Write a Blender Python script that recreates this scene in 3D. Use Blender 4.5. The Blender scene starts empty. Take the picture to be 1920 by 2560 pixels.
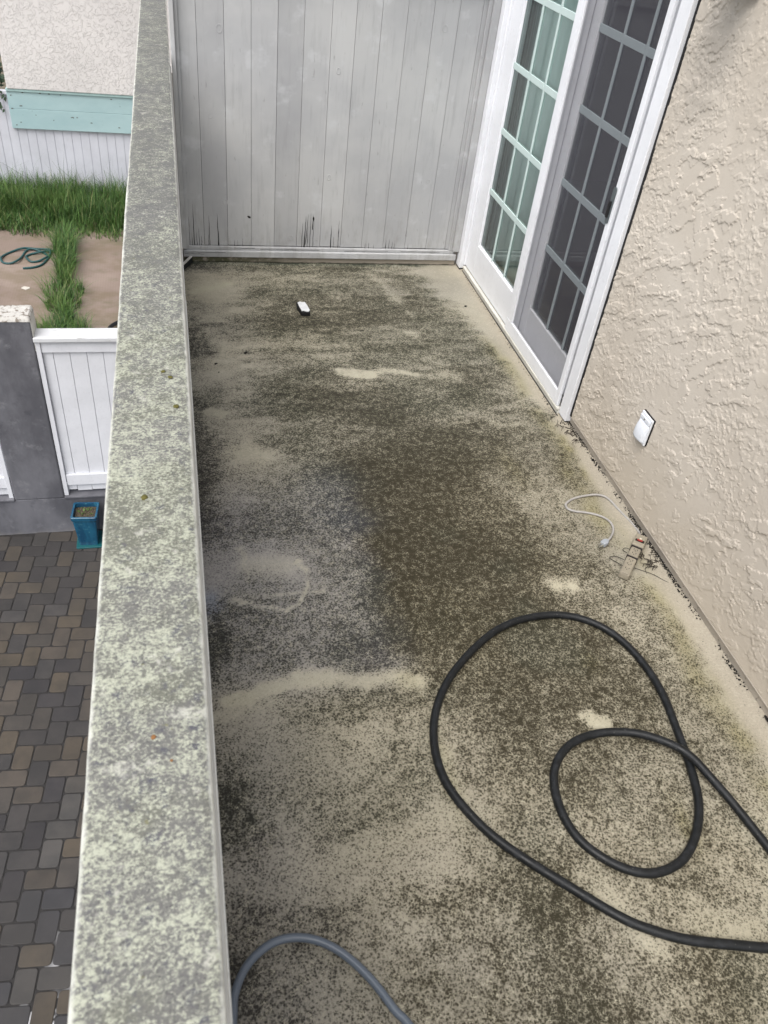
import bpy, bmesh, math, random
import numpy as np
from mathutils import Vector, Matrix

random.seed(7)
RNG = np.random.default_rng(11)
R = math.radians
S = bpy.context.scene
COL = S.collection

# ---------------------------------------------------------------- camera
YAW, PIT, ROLL, FPX = 0.305088123, -0.702675563, 0.140944258, 1983.88
CAM_H = 2.0
def _cam_axes():
    fw = Vector((math.sin(YAW) * math.cos(PIT), math.cos(YAW) * math.cos(PIT), math.sin(PIT)))
    rt = Vector((math.cos(YAW), -math.sin(YAW), 0))
    up = rt.cross(fw)
    r2 = rt * math.cos(ROLL) + up * math.sin(ROLL)
    u2 = -rt * math.sin(ROLL) + up * math.cos(ROLL)
    return r2, u2, fw
_r, _u, _f = _cam_axes()
cam_data = bpy.data.cameras.new('camera')
cam = bpy.data.objects.new('camera', cam_data)
COL.objects.link(cam)
M = Matrix.Identity(4)
for i in range(3):
    M[i][0], M[i][1], M[i][2] = _r[i], _u[i], -_f[i]
M[0][3], M[1][3], M[2][3] = 0, 0, CAM_H
cam.matrix_world = M
cam_data.sensor_fit = 'VERTICAL'
cam_data.sensor_height = 36.0
cam_data.lens = FPX / 2560 * 36.0
cam_data.clip_start = 0.05
cam_data.clip_end = 500
cam_data.dof.use_dof = True
cam_data.dof.focus_distance = 4.0
cam_data.dof.aperture_fstop = 9.0
S.camera = cam

# ---------------------------------------------------------------- light
SUN_EL, SUN_AZ = R(60), math.atan2(-0.62, -0.60)          # from behind and left of the camera
w = bpy.data.worlds.new('World'); S.world = w; w.use_nodes = True
nt = w.node_tree
bg = nt.nodes['Background']
sky = nt.nodes.new('ShaderNodeTexSky'); sky.sky_type = 'NISHITA'; sky.sun_disc = False
sky.sun_elevation = SUN_EL; sky.sun_rotation = SUN_AZ % (2 * math.pi)
sky.air_density = 1.0; sky.dust_density = 3.0; sky.ozone_density = 1.0
hs = nt.nodes.new('ShaderNodeHueSaturation'); hs.inputs['Saturation'].default_value = 0.30
nt.links.new(sky.outputs[0], hs.inputs['Color']); nt.links.new(hs.outputs[0], bg.inputs[0])
bg.inputs[1].default_value = 0.15
sd = bpy.data.lights.new('sun', 'SUN'); sd.energy = 1.25; sd.angle = R(48); sd.color = (1.0, 0.965, 0.91)
sun = bpy.data.objects.new('sun', sd); COL.objects.link(sun)
_d = Vector((math.sin(SUN_AZ) * math.cos(SUN_EL), math.cos(SUN_AZ) * math.cos(SUN_EL), math.sin(SUN_EL)))
sun.rotation_euler = _d.to_track_quat('Z', 'Y').to_euler()
sun.location = _d * 20
S.view_settings.view_transform = 'Standard'; S.view_settings.look = 'None'
S.view_settings.gamma = 1.0; S.view_settings.use_curve_mapping = False
S.view_settings.exposure = 0.95
S.cycles.max_bounces = 8; S.cycles.transparent_max_bounces = 12

# ---------------------------------------------------------------- noise
def vnoise(x, y, seed=0):
    r = np.random.default_rng(seed)
    T = r.random((256, 256))
    xi = np.floor(x).astype(int); yi = np.floor(y).astype(int)
    fx = x - xi; fy = y - yi
    fx = fx * fx * fx * (fx * (fx * 6 - 15) + 10); fy = fy * fy * fy * (fy * (fy * 6 - 15) + 10)
    a = T[xi % 256, yi % 256]; b = T[(xi + 1) % 256, yi % 256]
    c = T[xi % 256, (yi + 1) % 256]; d = T[(xi + 1) % 256, (yi + 1) % 256]
    return (a * (1 - fx) + b * fx) * (1 - fy) + (c * (1 - fx) + d * fx) * fy
def fbm(x, y, octv=4, seed=0, gain=0.5):
    s = 0; a = 1; t = 0
    for k in range(octv):
        s = s + a * vnoise(x * 2 ** k + 17.3 * k, y * 2 ** k + 9.1 * k, seed + k); t += a; a *= gain
    return s / t
def sstep(a, b, x):
    t = np.clip((x - a) / (b - a), 0, 1)
    return t * t * (3 - 2 * t)

# ---------------------------------------------------------------- mesh helpers
def link(name, me, mat=None, root=None, smooth=False):
    o = bpy.data.objects.new(name, me); COL.objects.link(o)
    if mat is not None:
        for m in (mat if isinstance(mat, (list, tuple)) else [mat]):
            me.materials.append(m)
    if root is not None:
        L = root.get('_w', None)
        L = Vector(L) if L is not None else Vector((0, 0, 0))
        me.transform(Matrix.Translation(-L))
        o.parent = root
        o['_w'] = tuple(L)
    if smooth:
        me.polygons.foreach_set('use_smooth', [True] * len(me.polygons))
    return o
def mesh_bm(bm, name):
    me = bpy.data.meshes.new(name); bm.to_mesh(me); bm.free(); return me
def bx(bm, x0, x1, y0, y1, z0, z1, mi=0, mat4=None):
    vs = [bm.verts.new(Vector((x, y, z))) for x in (x0, x1) for y in (y0, y1) for z in (z0, z1)]
    if mat4 is not None:
        for v in vs: v.co = mat4 @ v.co
    F = [(0, 1, 3, 2), (4, 6, 7, 5), (0, 4, 5, 1), (2, 3, 7, 6), (0, 2, 6, 4), (1, 5, 7, 3)]
    for f in F:
        p = bm.faces.new([vs[i] for i in f]); p.material_index = mi
    return vs
def prism(bm, pts, z0, z1, mi=0, mat4=None):
    """extrude a polygon (list of xy, ccw) in z"""
    lo = [bm.verts.new(Vector((x, y, z0))) for x, y in pts]; hi = [bm.verts.new(Vector((x, y, z1))) for x, y in pts]
    if mat4 is not None:
        for v in lo + hi: v.co = mat4 @ v.co
    n = len(pts)
    bm.faces.new(lo[::-1]).material_index = mi; bm.faces.new(hi).material_index = mi
    for i in range(n):
        bm.faces.new([lo[i], lo[(i + 1) % n], hi[(i + 1) % n], hi[i]]).material_index = mi
def bevel(o, w=0.002, seg=2):
    m = o.modifiers.new('bevel', 'BEVEL'); m.width = w; m.segments = seg; m.limit_method = 'ANGLE'; m.angle_limit = R(40)
    return o
def boxes(name, mat, root, lst, bev=0.002):
    bm = bmesh.new()
    for b in lst: bx(bm, *b)
    o = link(name, mesh_bm(bm, name), mat, root)
    if bev: bevel(o, bev)
    return o
def catmull(P, n=8):
    P = [Vector(p) for p in P]; out = []
    for i in range(len(P) - 1):
        p0 = P[max(i - 1, 0)]; p1 = P[i]; p2 = P[i + 1]; p3 = P[min(i + 2, len(P) - 1)]
        for k in range(n):
            t = k / n
            out.append(0.5 * ((2 * p1) + (p2 - p0) * t + (2 * p0 - 5 * p1 + 4 * p2 - p3) * t * t + (3 * p1 - p0 - 3 * p2 + p3) * t ** 3))
    out.append(P[-1]); return out
def smooth_path(P, it=2):
    for _ in range(it):
        P = [P[0]] + [(P[i - 1] + P[i] * 2 + P[i + 1]) / 4 for i in range(1, len(P) - 1)] + [P[-1]]
    return P
def rr_poly0(w_, h_, r, n=3):
    P = []
    for (cx_, cy_, a0) in ((w_ - r, h_ - r, 0), (r, h_ - r, 90), (r, r, 180), (w_ - r, r, 270)):
        for k in range(n + 1):
            a = R(a0 + 90 * k / n); P.append((cx_ + r * math.cos(a), cy_ + r * math.sin(a)))
    return P
def tube(bm, pts, r, res=12, mi=0, taper=None, cap=True):
    rings = []
    n = len(pts); up = Vector((0, 0, 1))
    for i, p in enumerate(pts):
        t = (pts[min(i + 1, n - 1)] - pts[max(i - 1, 0)])
        if t.length < 1e-9: t = Vector((1, 0, 0))
        t.normalize()
        s = t.cross(up)
        if s.length < 1e-3: s = t.cross(Vector((1, 0, 0)))
        s.normalize(); u = s.cross(t)
        rr = r * (taper(i / (n - 1)) if taper else 1)
        rings.append([bm.verts.new(p + (s * math.cos(a) + u * math.sin(a)) * rr) for a in [2 * math.pi * k / res for k in range(res)]])
    for a, b in zip(rings[:-1], rings[1:]):
        for k in range(res):
            f = bm.faces.new([a[k], a[(k + 1) % res], b[(k + 1) % res], b[k]]); f.smooth = True; f.material_index = mi
    if cap:
        bm.faces.new(rings[0][::-1]).material_index = mi; bm.faces.new(rings[-1]).material_index = mi
def grid_mesh(name, V, nx, ny, flip=False):
    """V (nx*ny,3), index i*ny+j"""
    me = bpy.data.meshes.new(name)
    i = np.arange(nx - 1)[:, None] * ny + np.arange(ny - 1)[None, :]
    i = i.ravel()
    F = np.stack([i, i + ny, i + ny + 1, i + 1], 1)
    if flip: F = F[:, ::-1]
    return raw_mesh(me, V, F)
def raw_mesh(me, V, F):
    F = np.ascontiguousarray(F); k = F.shape[1]
    me.vertices.add(len(V)); me.vertices.foreach_set('co', np.ascontiguousarray(V, dtype=np.float32).ravel())
    me.loops.add(F.size); me.loops.foreach_set('vertex_index', F.ravel().astype(np.int32))
    me.polygons.add(len(F)); me.polygons.foreach_set('loop_start', (np.arange(len(F)) * k).astype(np.int32))
    try: me.polygons.foreach_set('loop_total', np.full(len(F), k, dtype=np.int32))
    except Exception: pass
    me.update(calc_edges=True); me.validate(); return me
def thing(name, label, cat, loc=(0, 0, 0), group=None):
    o = bpy.data.objects.new(name, None); COL.objects.link(o); o.location = loc
    o.empty_display_size = 0.1
    o['label'] = label; o['category'] = cat; o['_w'] = tuple(loc)
    if group: o['group'] = group
    return o
def tag(o, label, cat, group=None):
    o['label'] = label; o['category'] = cat
    if group: o['group'] = group
    return o
def setorigin(o, loc):
    o.data.transform(Matrix.Translation(-Vector(loc))); o.location = loc; return o
def struct(o, kind='structure'):
    o['kind'] = kind; return o

# ---------------------------------------------------------------- material helpers
class Mat:
    def __init__(s, name, rough=0.7, spec=0.3):
        s.m = bpy.data.materials.new(name); s.m.use_nodes = True
        s.t = s.m.node_tree; s.b = s.t.nodes['Principled BSDF']
        s.b.inputs['Roughness'].default_value = rough
        s.b.inputs['Specular IOR Level'].default_value = spec
        s.g = s.t.nodes.new('ShaderNodeNewGeometry'); s.pos = s.g.outputs['Position']
    def new(s, typ, **kw):
        n = s.t.nodes.new(typ)
        for k, v in kw.items(): setattr(n, k, v)
        return n
    def put(s, sock, v):
        if hasattr(v, 'is_linked') or isinstance(v, bpy.types.NodeSocket): s.t.links.new(v, sock)
        else: sock.default_value = v
    def scalev(s, vec, sc):
        n = s.new('ShaderNodeVectorMath', operation='MULTIPLY'); s.put(n.inputs[0], vec); n.inputs[1].default_value = sc; return n.outputs[0]
    def noise(s, scale, detail=3, rough=0.55, vec=None, dist=0.0):
        n = s.new('ShaderNodeTexNoise'); s.put(n.inputs['Vector'], vec or s.pos)
        n.inputs['Scale'].default_value = scale; n.inputs['Detail'].default_value = detail
        n.inputs['Roughness'].default_value = rough; n.inputs['Distortion'].default_value = dist
        return n.outputs['Fac']
    def math(s, op, a, b=0.0, c=None):
        n = s.new('ShaderNodeMath', operation=op); s.put(n.inputs[0], a); s.put(n.inputs[1], b)
        if c is not None: s.put(n.inputs[2], c)
        return n.outputs[0]
    def remap(s, v, a, b, c=0.0, d=1.0):
        n = s.new('ShaderNodeMapRange', interpolation_type='SMOOTHSTEP'); s.put(n.inputs[0], v)
        for i, q in zip((1, 2, 3, 4), (a, b, c, d)): s.put(n.inputs[i], q)
        return n.outputs[0]
    def mix(s, f, a, b, typ='MIX'):
        n = s.new('ShaderNodeMix', data_type='RGBA', blend_type=typ, clamp_factor=True)
        s.put(n.inputs[0], f); s.put(n.inputs[6], col4(a)); s.put(n.inputs[7], col4(b)); return n.outputs[2]
    def attr(s, name):
        n = s.new('ShaderNodeAttribute', attribute_name=name); return n
    def sep(s, v=None):
        n = s.new('ShaderNodeSeparateXYZ'); s.put(n.inputs[0], v or s.pos); return n.outputs
    def color(s, v): s.put(s.b.inputs['Base Color'], col4(v)); return s
    def bump(s, h, strength=0.3, dist=0.002, normal=None):
        n = s.new('ShaderNodeBump'); s.put(n.inputs['Height'], h); n.inputs['Strength'].default_value = strength; n.inputs['Distance'].default_value = dist
        if normal is not None: s.put(n.inputs['Normal'], normal)
        s.put(s.b.inputs['Normal'], n.outputs[0]); return n.outputs[0]
def col4(v):
    if isinstance(v, (tuple, list)) and len(v) == 3: return (*v, 1.0)
    return v
def paint(name, c, rough=0.5, var=0.12, dirt=0.25, dcol=(0.12, 0.115, 0.10), sc=6, spec=0.35, bump=0.06, streak=None):
    m = Mat(name, rough, spec)
    vec = m.scalev(m.pos, streak) if streak else None
    n = m.noise(sc, 5, 0.6, vec); n2 = m.noise(sc * 9, 3, 0.6, vec)
    k = m.mix(m.remap(n, 0.3, 0.7), tuple(x * (1 - var) for x in c), tuple(min(1, x * (1 + var * 0.6)) for x in c))
    d = m.math('MULTIPLY', m.remap(n2, 0.56, 0.75), dirt)
    m.color(m.mix(d, k, dcol)); m.bump(m.noise(sc * 30, 2), bump, 0.001)
    return m.m
def flat(name, c, rough=0.5, spec=0.3, var=0.1, sc=40):
    m = Mat(name, rough, spec); n = m.noise(sc, 3)
    m.color(m.mix(n, tuple(x * (1 - var) for x in c), tuple(min(1, x * (1 + var)) for x in c))); return m.m

# ---------------------------------------------------------------- materials
WHITE = paint('white_door_paint', (0.74, 0.75, 0.78), 0.38, 0.05, 0.10, sc=5)
WHITE2 = paint('white_gate_paint', (0.66, 0.67, 0.71), 0.5, 0.06, 0.12, sc=5)
DARK = flat('black_rubber_trim', (0.012, 0.012, 0.013), 0.7)
GAP = flat('dark_gap', (0.010, 0.009, 0.008), 0.9)

# ================================================================ BALCONY FLOOR
ROWS = [
 (-1.0, [(0, .4), (.5, .4), (1, .45), (1.7, .2)]),
 (0.5, [(.04, .45), (.2, .33), (.35, .33), (.5, .4), (.7, .6), (.8, .65), (.95, .4), (1.15, .6), (1.3, .45), (1.7, .3)]),
 (0.6, [(.05, .5), (.2, .28), (.35, .33), (.5, .4), (.65, .45), (.8, .6), (.9, .5), (1.0, .38), (1.15, .42), (1.3, .4), (1.7, .25)]),
 (0.7, [(.05, .6), (.12, .35), (.3, .33), (.5, .43), (.65, .45), (.75, .66), (.85, .70), (.95, .33), (1.1, .5), (1.3, .4), (1.6, .35), (1.7, .1)]),
 (0.8, [(.05, .45), (.2, .35), (.4, .5), (.6, .55), (.75, .6), (.9, .55), (1.1, .40), (1.3, .42), (1.6, .35), (1.68, .1)]),
 (0.88, [(.05, .3), (.15, .22), (.3, .25), (.5, .28), (.7, .33), (.85, .5), (1.0, .45), (1.1, .40), (1.3, .42), (1.6, .35), (1.68, .1)]),
 (1.0, [(.05, .65), (.13, .33), (.3, .33), (.45, .42), (.6, .28), (.7, .3), (.85, .5), (1.0, .52), (1.1, .45), (1.3, .45), (1.55, .35), (1.67, .05)]),
 (1.1, [(.04, .7), (.15, .38), (.3, .38), (.5, .5), (.7, .45), (.85, .55), (.95, .65), (1.1, .5), (1.3, .45), (1.55, .35), (1.66, .05)]),
 (1.2, [(.04, .55), (.13, .25), (.3, .3), (.5, .42), (.7, .45), (.8, .55), (.95, .66), (1.1, .62), (1.3, .5), (1.55, .35), (1.65, .05)]),
 (1.3, [(.04, .28), (.15, .2), (.3, .25), (.5, .35), (.65, .5), (.8, .66), (.95, .72), (1.1, .66), (1.3, .58), (1.5, .36), (1.6, .33), (1.66, .03)]),
 (1.4, [(.04, .2), (.15, .2), (.3, .45), (.5, .5), (.65, .66), (.8, .78), (.95, .8), (1.1, .76), (1.3, .68), (1.5, .4), (1.6, .33), (1.66, .02)]),
 (1.5, [(.04, .55), (.15, .3), (.3, .33), (.5, .6), (.62, .48), (.75, .66), (.9, .65), (1.1, .72), (1.3, .7), (1.5, .4), (1.6, .33), (1.66, .02)]),
 (1.6, [(.04, .78), (.1, .5), (.16, .42), (.3, .45), (.5, .58), (.6, .72), (.75, .68), (.9, .66), (1.1, .66), (1.3, .65), (1.5, .4), (1.6, .3), (1.66, .02)]),
 (1.7, [(.04, .80), (.1, .55), (.16, .47), (.3, .45), (.5, .48), (.58, .74), (.75, .68), (.9, .66), (1.1, .68), (1.3, .62), (1.5, .36), (1.6, .28), (1.66, .02)]),
 (1.8, [(.04, .5), (.15, .47), (.3, .45), (.5, .45), (.6, .68), (.75, .66), (.9, .56), (1.1, .68), (1.3, .52), (1.5, .38), (1.6, .2), (1.65, .02)]),
 (1.9, [(.03, .12), (.15, .36), (.3, .26), (.45, .44), (.56, .5), (.64, .74), (.75, .78), (.9, .76), (1.1, .72), (1.3, .6), (1.5, .4), (1.6, .15), (1.65, .02)]),
 (2.0, [(.03, .15), (.15, .18), (.3, .22), (.5, .44), (.58, .55), (.66, .80), (.8, .78), (.9, .74), (1.1, .76), (1.3, .52), (1.5, .38), (1.6, .12), (1.65, .02)]),
 (2.1, [(.03, .4), (.15, .3), (.3, .32), (.5, .45), (.6, .52), (.68, .78), (.9, .74), (1.1, .7), (1.3, .48), (1.5, .34), (1.6, .15), (1.65, .02)]),
 (2.2, [(.03, .7), (.12, .42), (.3, .58), (.5, .66), (.62, .74), (.7, .8), (.9, .76), (1.1, .6), (1.3, .42), (1.5, .36), (1.6, .22), (1.65, .02)]),
 (2.3, [(.03, .72), (.12, .42), (.3, .5), (.5, .56), (.7, .66), (.9, .74), (1.1, .52), (1.3, .42), (1.5, .40), (1.6, .3), (1.66, .02)]),
 (2.5, [(.03, .74), (.12, .35), (.2, .25), (.35, .42), (.5, .62), (.65, .76), (.9, .7), (1.1, .7), (1.3, .5), (1.5, .45), (1.6, .33), (1.66, .02)]),
 (2.65, [(.03, .66), (.1, .4), (.18, .12), (.3, .2), (.42, .42), (.5, .48), (.7, .62), (.9, .66), (1.1, .72), (1.3, .66), (1.5, .5), (1.6, .38), (1.67, .02)]),
 (2.8, [(.03, .62), (.12, .25), (.2, .15), (.3, .38), (.5, .42), (.7, .45), (.9, .62), (1.1, .67), (1.3, .62), (1.5, .52), (1.6, .42), (1.67, .02)]),
 (2.88, [(.03, .58), (.12, .25), (.3, .36), (.5, .36), (.7, .5), (.85, .75), (.92, .78), (1.02, .62), (1.15, .45), (1.3, .42), (1.5, .55), (1.6, .5), (1.67, .03)]),
 (3.1, [(.03, .6), (.12, .32), (.2, .36), (.3, .56), (.5, .62), (.7, .62), (.9, .62), (1.1, .5), (1.3, .56), (1.5, .52), (1.58, .42), (1.65, .03)]),
 (3.3, [(.03, .3), (.12, .12), (.3, .2), (.42, .34), (.6, .5), (.8, .5), (1.0, .36), (1.15, .38), (1.3, .52), (1.5, .5), (1.58, .45), (1.65, .02)]),
 (3.5, [(.03, .65), (.1, .4), (.16, .12), (.3, .34), (.42, .52), (.55, .46), (.7, .36), (.9, .57), (1.1, .62), (1.3, .5), (1.45, .57), (1.56, .5), (1.64, .02)]),
 (3.6, [(.03, .68), (.1, .4), (.15, .14), (.3, .2), (.5, .4), (.7, .44), (.9, .56), (1.1, .5), (1.3, .46), (1.5, .52), (1.57, .3), (1.63, .02)]),
 (3.7, [(.03, .65), (.12, .25), (.3, .5), (.5, .72), (.7, .66), (.9, .5), (1.1, .34), (1.3, .46), (1.48, .46), (1.56, .15), (1.62, .02)]),
 (3.8, [(.03, .38), (.15, .38), (.3, .5), (.5, .72), (.66, .76), (.9, .62), (1.1, .56), (1.35, .52), (1.48, .44), (1.55, .12), (1.62, .02)]),
 (3.92, [(.03, .3), (.15, .14), (.3, .28), (.5, .5), (.7, .52), (.9, .62), (1.1, .62), (1.3, .56), (1.45, .42), (1.53, .12), (1.62, .02)]),
 (4.1, [(.03, .25), (.15, .10), (.3, .14), (.38, .42), (.5, .55), (.7, .56), (.9, .5), (1.1, .5), (1.16, .3), (1.25, .58), (1.4, .42), (1.5, .15), (1.6, .02)]),
 (4.3, [(.03, .2), (.15, .10), (.3, .16), (.5, .34), (.7, .36), (.9, .44), (1.06, .5), (1.13, .25), (1.25, .6), (1.38, .36), (1.46, .12), (1.6, .02)]),
 (4.42, [(.03, .2), (.15, .16), (.3, .26), (.5, .34), (.9, .45), (1.1, .48), (1.25, .36), (1.4, .18), (1.5, .05), (1.6, .02)]),
 (4.50, [(.03, .5), (.3, .52), (.6, .56), (1.0, .6), (1.25, .55), (1.4, .3), (1.5, .1), (1.7, .02)]),
 (4.56, [(.03, .95), (.4, 1.0), (1.0, .98), (1.3, .95), (1.5, .7), (1.6, .4), (1.7, .2)]),
]
FX0, FX1, FY0, FY1 = -0.02, 1.735, -1.2, 4.575
st = 0.01
xs = np.linspace(FX0, FX1, int((FX1 - FX0) / st) + 1); ys = np.linspace(FY0, FY1, int((FY1 - FY0) / st) + 1)
XX, YY = np.meshgrid(xs, ys, indexing='ij')
# wobble the lookup so the stains get ragged outlines
wx = XX + (fbm(XX * 7, YY * 7, 4, 1) - .5) * .16 + (fbm(XX * 30, YY * 30, 3, 5) - .5) * .04
wy = YY + (fbm(XX * 5, YY * 7, 4, 2) - .5) * .16 + (fbm(XX * 26, YY * 30, 3, 6) - .5) * .05
ry = np.array([r[0] for r in ROWS])
tab = np.array([np.interp(xs, [p[0] for p in r[1]], [p[1] for p in r[1]]) for r in ROWS])  # rows x nx
iy = np.clip(np.searchsorted(ry, wy) - 1, 0, len(ry) - 2)
fy = np.clip((wy - ry[iy]) / (ry[iy + 1] - ry[iy]), 0, 1); fy = fy * fy * (3 - 2 * fy)
ix = np.clip((wx - FX0) / (FX1 - FX0) * (len(xs) - 1), 0, len(xs) - 1.001); i0 = ix.astype(int); fx_ = ix - i0
def lk(a, b): return tab[a, b]
dens = (lk(iy, i0) * (1 - fx_) + lk(iy, i0 + 1) * fx_) * (1 - fy) + (lk(iy + 1, i0) * (1 - fx_) + lk(iy + 1, i0 + 1) * fx_) * fy
dens += .07 * sstep(.3, .5, XX) * sstep(1.55, 1.35, XX) * sstep(2.2, 2.6, YY) * sstep(4.5, 4.1, YY)
dens += .13 * sstep(.54, .62, XX) * sstep(1.35, 1.1, XX) * sstep(1.45, 1.65, YY) * sstep(2.9, 2.4, YY)
farS = sstep(2.3, 2.9, YY)
dens += ((fbm(XX * 7, YY * 22, 5, 20, .62) - .5) * .60 * farS + (fbm(XX * 9, YY * 11, 5, 21, .6) - .5) * .36 * (1 - farS)) * sstep(.05, .3, dens)        # streaky, across the deck
dens += (fbm(XX * 2.2, YY * 3.1, 3, 24) - .5) * .18 * sstep(.05, .3, dens)
def seg_dist(px, py, pts):
    d = np.full(px.shape, 9.0)
    for (ax, ay), (bx_, by_) in zip(pts[:-1], pts[1:]):
        vx, vy = bx_ - ax, by_ - ay
        t = np.clip(((px - ax) * vx + (py - ay) * vy) / (vx * vx + vy * vy), 0, 1)
        d = np.minimum(d, np.hypot(px - ax - t * vx, py - ay - t * vy))
    return d
jx = XX + (fbm(XX * 40, YY * 40, 3, 31) - .5) * .03; jy = YY + (fbm(XX * 40, YY * 40, 3, 32) - .5) * .03
clean = np.zeros_like(XX)
def wipe(pts, wdt, amt=1.0, soft=.018):
    global clean
    clean = np.maximum(clean, min(1, amt * 1.15) * (1 - sstep(wdt - soft, wdt + soft, seg_dist(jx, jy, pts))))
wipe([(.06, 1.445), (.16, 1.465), (.25, 1.495), (.32, 1.505), (.40, 1.49), (.48, 1.465), (.56, 1.475), (.64, 1.445)], .027, .8, .014)
wipe([(.28, 1.50), (.37, 1.49)], .038, .8)
wipe([(.60, 1.46), (.64, 1.44)], .04, .5)
wipe([(0.02, 1.40), (.1, 1.41), (.2, 1.445)], .02, .4)
wipe([(.33, 2.015), (.362, 1.985), (.37, 1.943), (.351, 1.871), (.314, 1.812), (.266, 1.791), (.20, 1.812), (.1, 1.856)], .0075, .78, .006)
wipe([(.06, 1.869), (.18, 1.862), (.30, 1.857), (.414, 1.865)], .006, .6, .006)
wipe([(.15, 2.10), (.152, 2.04), (.155, 1.98)], .012, .6, .01)
wipe([(.18, 2.01), (.29, 2.0)], .05, .45, .045)
wipe([(.735, 3.295), (.80, 3.275), (.86, 3.262)], .040, 1.0, .012)
wipe([(.86, 3.275), (.93, 3.30), (1.02, 3.285), (1.10, 3.255)], .020, .85, .014)
wipe([(1.10, 3.26), (1.22, 3.22)], .018, .5, .02)
wipe([(1.24, 3.25), (1.29, 3.24)], .045, .6, .03)
wipe([(1.20, 3.40), (1.26, 3.36)], .03, .45, .03)
wipe([(1.145, 3.68), (1.19, 3.66)], .03, .6, .03)
wipe([(1.09, 4.40), (1.13, 4.28), (1.15, 4.2)], .02, .4, .02)
wipe([(1.17, 4.13), (1.18, 4.06)], .03, .55, .03)
wipe([(1.20, 3.95), (1.22, 3.86)], .014, .4, .02)
wipe([(1.35, 2.83), (1.42, 2.80), (1.50, 2.82)], .016, .6, .016)
wipe([(.08, 2.98), (.13, 2.97)], .032, .85, .014)
wipe([(1.15, 1.23), (1.18, 1.215)], .030, 1.0, .006)
wipe([(1.13, 1.25), (1.15, 1.235)], .02, .9, .01)
wipe([(1.26, 1.80), (1.31, 1.79)], .036, .7, .025)
wipe([(.72, .98), (.60, 1.0), (.45, .96), (.3, .93)], .03, .3, .03)
wipe([(.94, .78), (.98, .70), (1.03, .58)], .03, .5, .03)
wipe([(1.19, .62), (1.30, .56)], .05, .5, .04)
wipe([(1.52, 1.34), (1.68, 1.37)], .006, .45, .008)
wipe([(.16, 2.68), (.28, 2.64)], .05, .5, .05)
wipe([(.06, 4.15), (.24, 4.25)], .03, .7, .03)
wipe([(.66, 1.2), (.66, 1.02)], .02, .3, .02)
dens = dens * (1 - .94 * clean * (.72 + .28 * sstep(.35, .55, fbm(XX * 38, YY * 38, 3, 33))))
# scattered small bare or darker flecks
dens += .16 * sstep(.62, .75, fbm(XX * 55, YY * 55, 2, 41)) * sstep(.2, .45, dens)
dens = np.clip(dens, 0, 1)
dens = dens * .90 + .10 * sstep(.06, .2, dens)
# colours that belong to the coating and to the growth on it
cream = np.array([.328, .302, .240]); greyb = np.array([.290, .275, .258]); olive = np.array([.235, .210, .095])
greyz = sstep(.68, .54, XX + (fbm(XX * 12, YY * 12, 3, 50) - .5) * .1) * sstep(1.35, 1.6, YY) * sstep(2.65, 2.2, YY)
greyz = np.maximum(greyz, .35 * sstep(.3, .1, XX) * sstep(3.0, 2.2, YY))
base = cream[None, None] * (1 - greyz[..., None]) + greyb[None, None] * greyz[..., None]
base = base + (np.array([.40, .375, .28]) - base) * (np.clip(clean, 0, 1) * .62)[..., None]
base = base * (1 + (fbm(XX * 1.6 + 3, YY * 1.9, 4, 57) - .5)[..., None] * np.array([.30, .26, .14]))
base = base * (0.92 + .2 * (fbm(XX * 4, YY * 4, 3, 51) - .5)[..., None] * 2)
ol = np.zeros_like(XX)
edge = 1.60 + .05 * (fbm(YY * 3, XX * 0, 3, 60) - .5) * 2 - .10 * sstep(3.0, 4.0, YY)
ol = np.maximum(ol, .8 * np.exp(-((XX - edge) / .05) ** 2) * sstep(.38, .6, fbm(XX * 3, YY * 3.5, 3, 61)) * sstep(.6, 1.0, YY) * sstep(4.0, 3.5, YY))
for (cx, cy, sx_, sy_, a) in [(1.64, 2.66, .035, .16, 1.0), (1.60, 3.25, .04, .12, .8), (1.64, 2.42, .03, .12, .8), (1.32, 2.5, .04, .12, .6), (1.24, 1.44, .03, .05, .8), (1.275, .86, .025, .07, .9), (.62, 1.46, .06, .05, .35), (.82, 1.72, .18, .25, .35), (.65, 1.15, .03, .2, .35), (1.65, 1.9, .03, .25, .5), (1.63, 1.35, .03, .2, .55), (1.55, 3.5, .04, .06, .6)]:
    ol = np.maximum(ol, a * np.exp(-((XX - cx) / sx_) ** 2 - ((YY - cy) / sy_) ** 2) * (.5 + fbm(XX * 20, YY * 20, 3, 62)))
ol = np.clip(ol * (.25 + 1.0 * fbm(XX * 11, YY * 11, 4, 63)), 0, 1)[..., None] * .8
base = base * (1 - ol) + olive * ol
strip = (sstep(1.60, 1.68, XX) * (1 - ol[..., 0]))[..., None]
base = base * (1 - strip * .6) + np.array([.345, .305, .245]) * strip * .6
blue = (np.exp(-((XX - .02) / .045) ** 2 - ((YY - 1.84) / .06) ** 2))[..., None]
base = base * (1 - np.clip(blue * 1.4, 0, 1)) + np.array([.22, .235, .27]) * np.clip(blue * 1.4, 0, 1)
dk_b = np.array([.020, .016, .007]); dk_g = np.array([.023, .022, .022]); dk_f = np.array([.022, .020, .012]); dk_green = np.array([.017, .019, .011])
far = sstep(2.3, 3.0, YY)[..., None]
dk = dk_b * (1 - far) + dk_f * far
g2 = np.clip(np.maximum(greyz, sstep(.45, .15, XX) * .7), 0, 1)[..., None]
dk = dk * (1 - g2) + dk_g * g2
gg = (sstep(.5, .68, fbm(XX * 2.6, YY * 2.6, 3, 70)) * .4)[..., None]
dk = dk * (1 - gg) + dk_green * gg
nav = np.clip(np.exp(-((XX - .5) / .14) ** 2 - ((YY - 2.42) / .14) ** 2) + np.exp(-((XX - .56) / .12) ** 2 - ((YY - 2.22) / .07) ** 2), 0, 1)[..., None]
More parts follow.
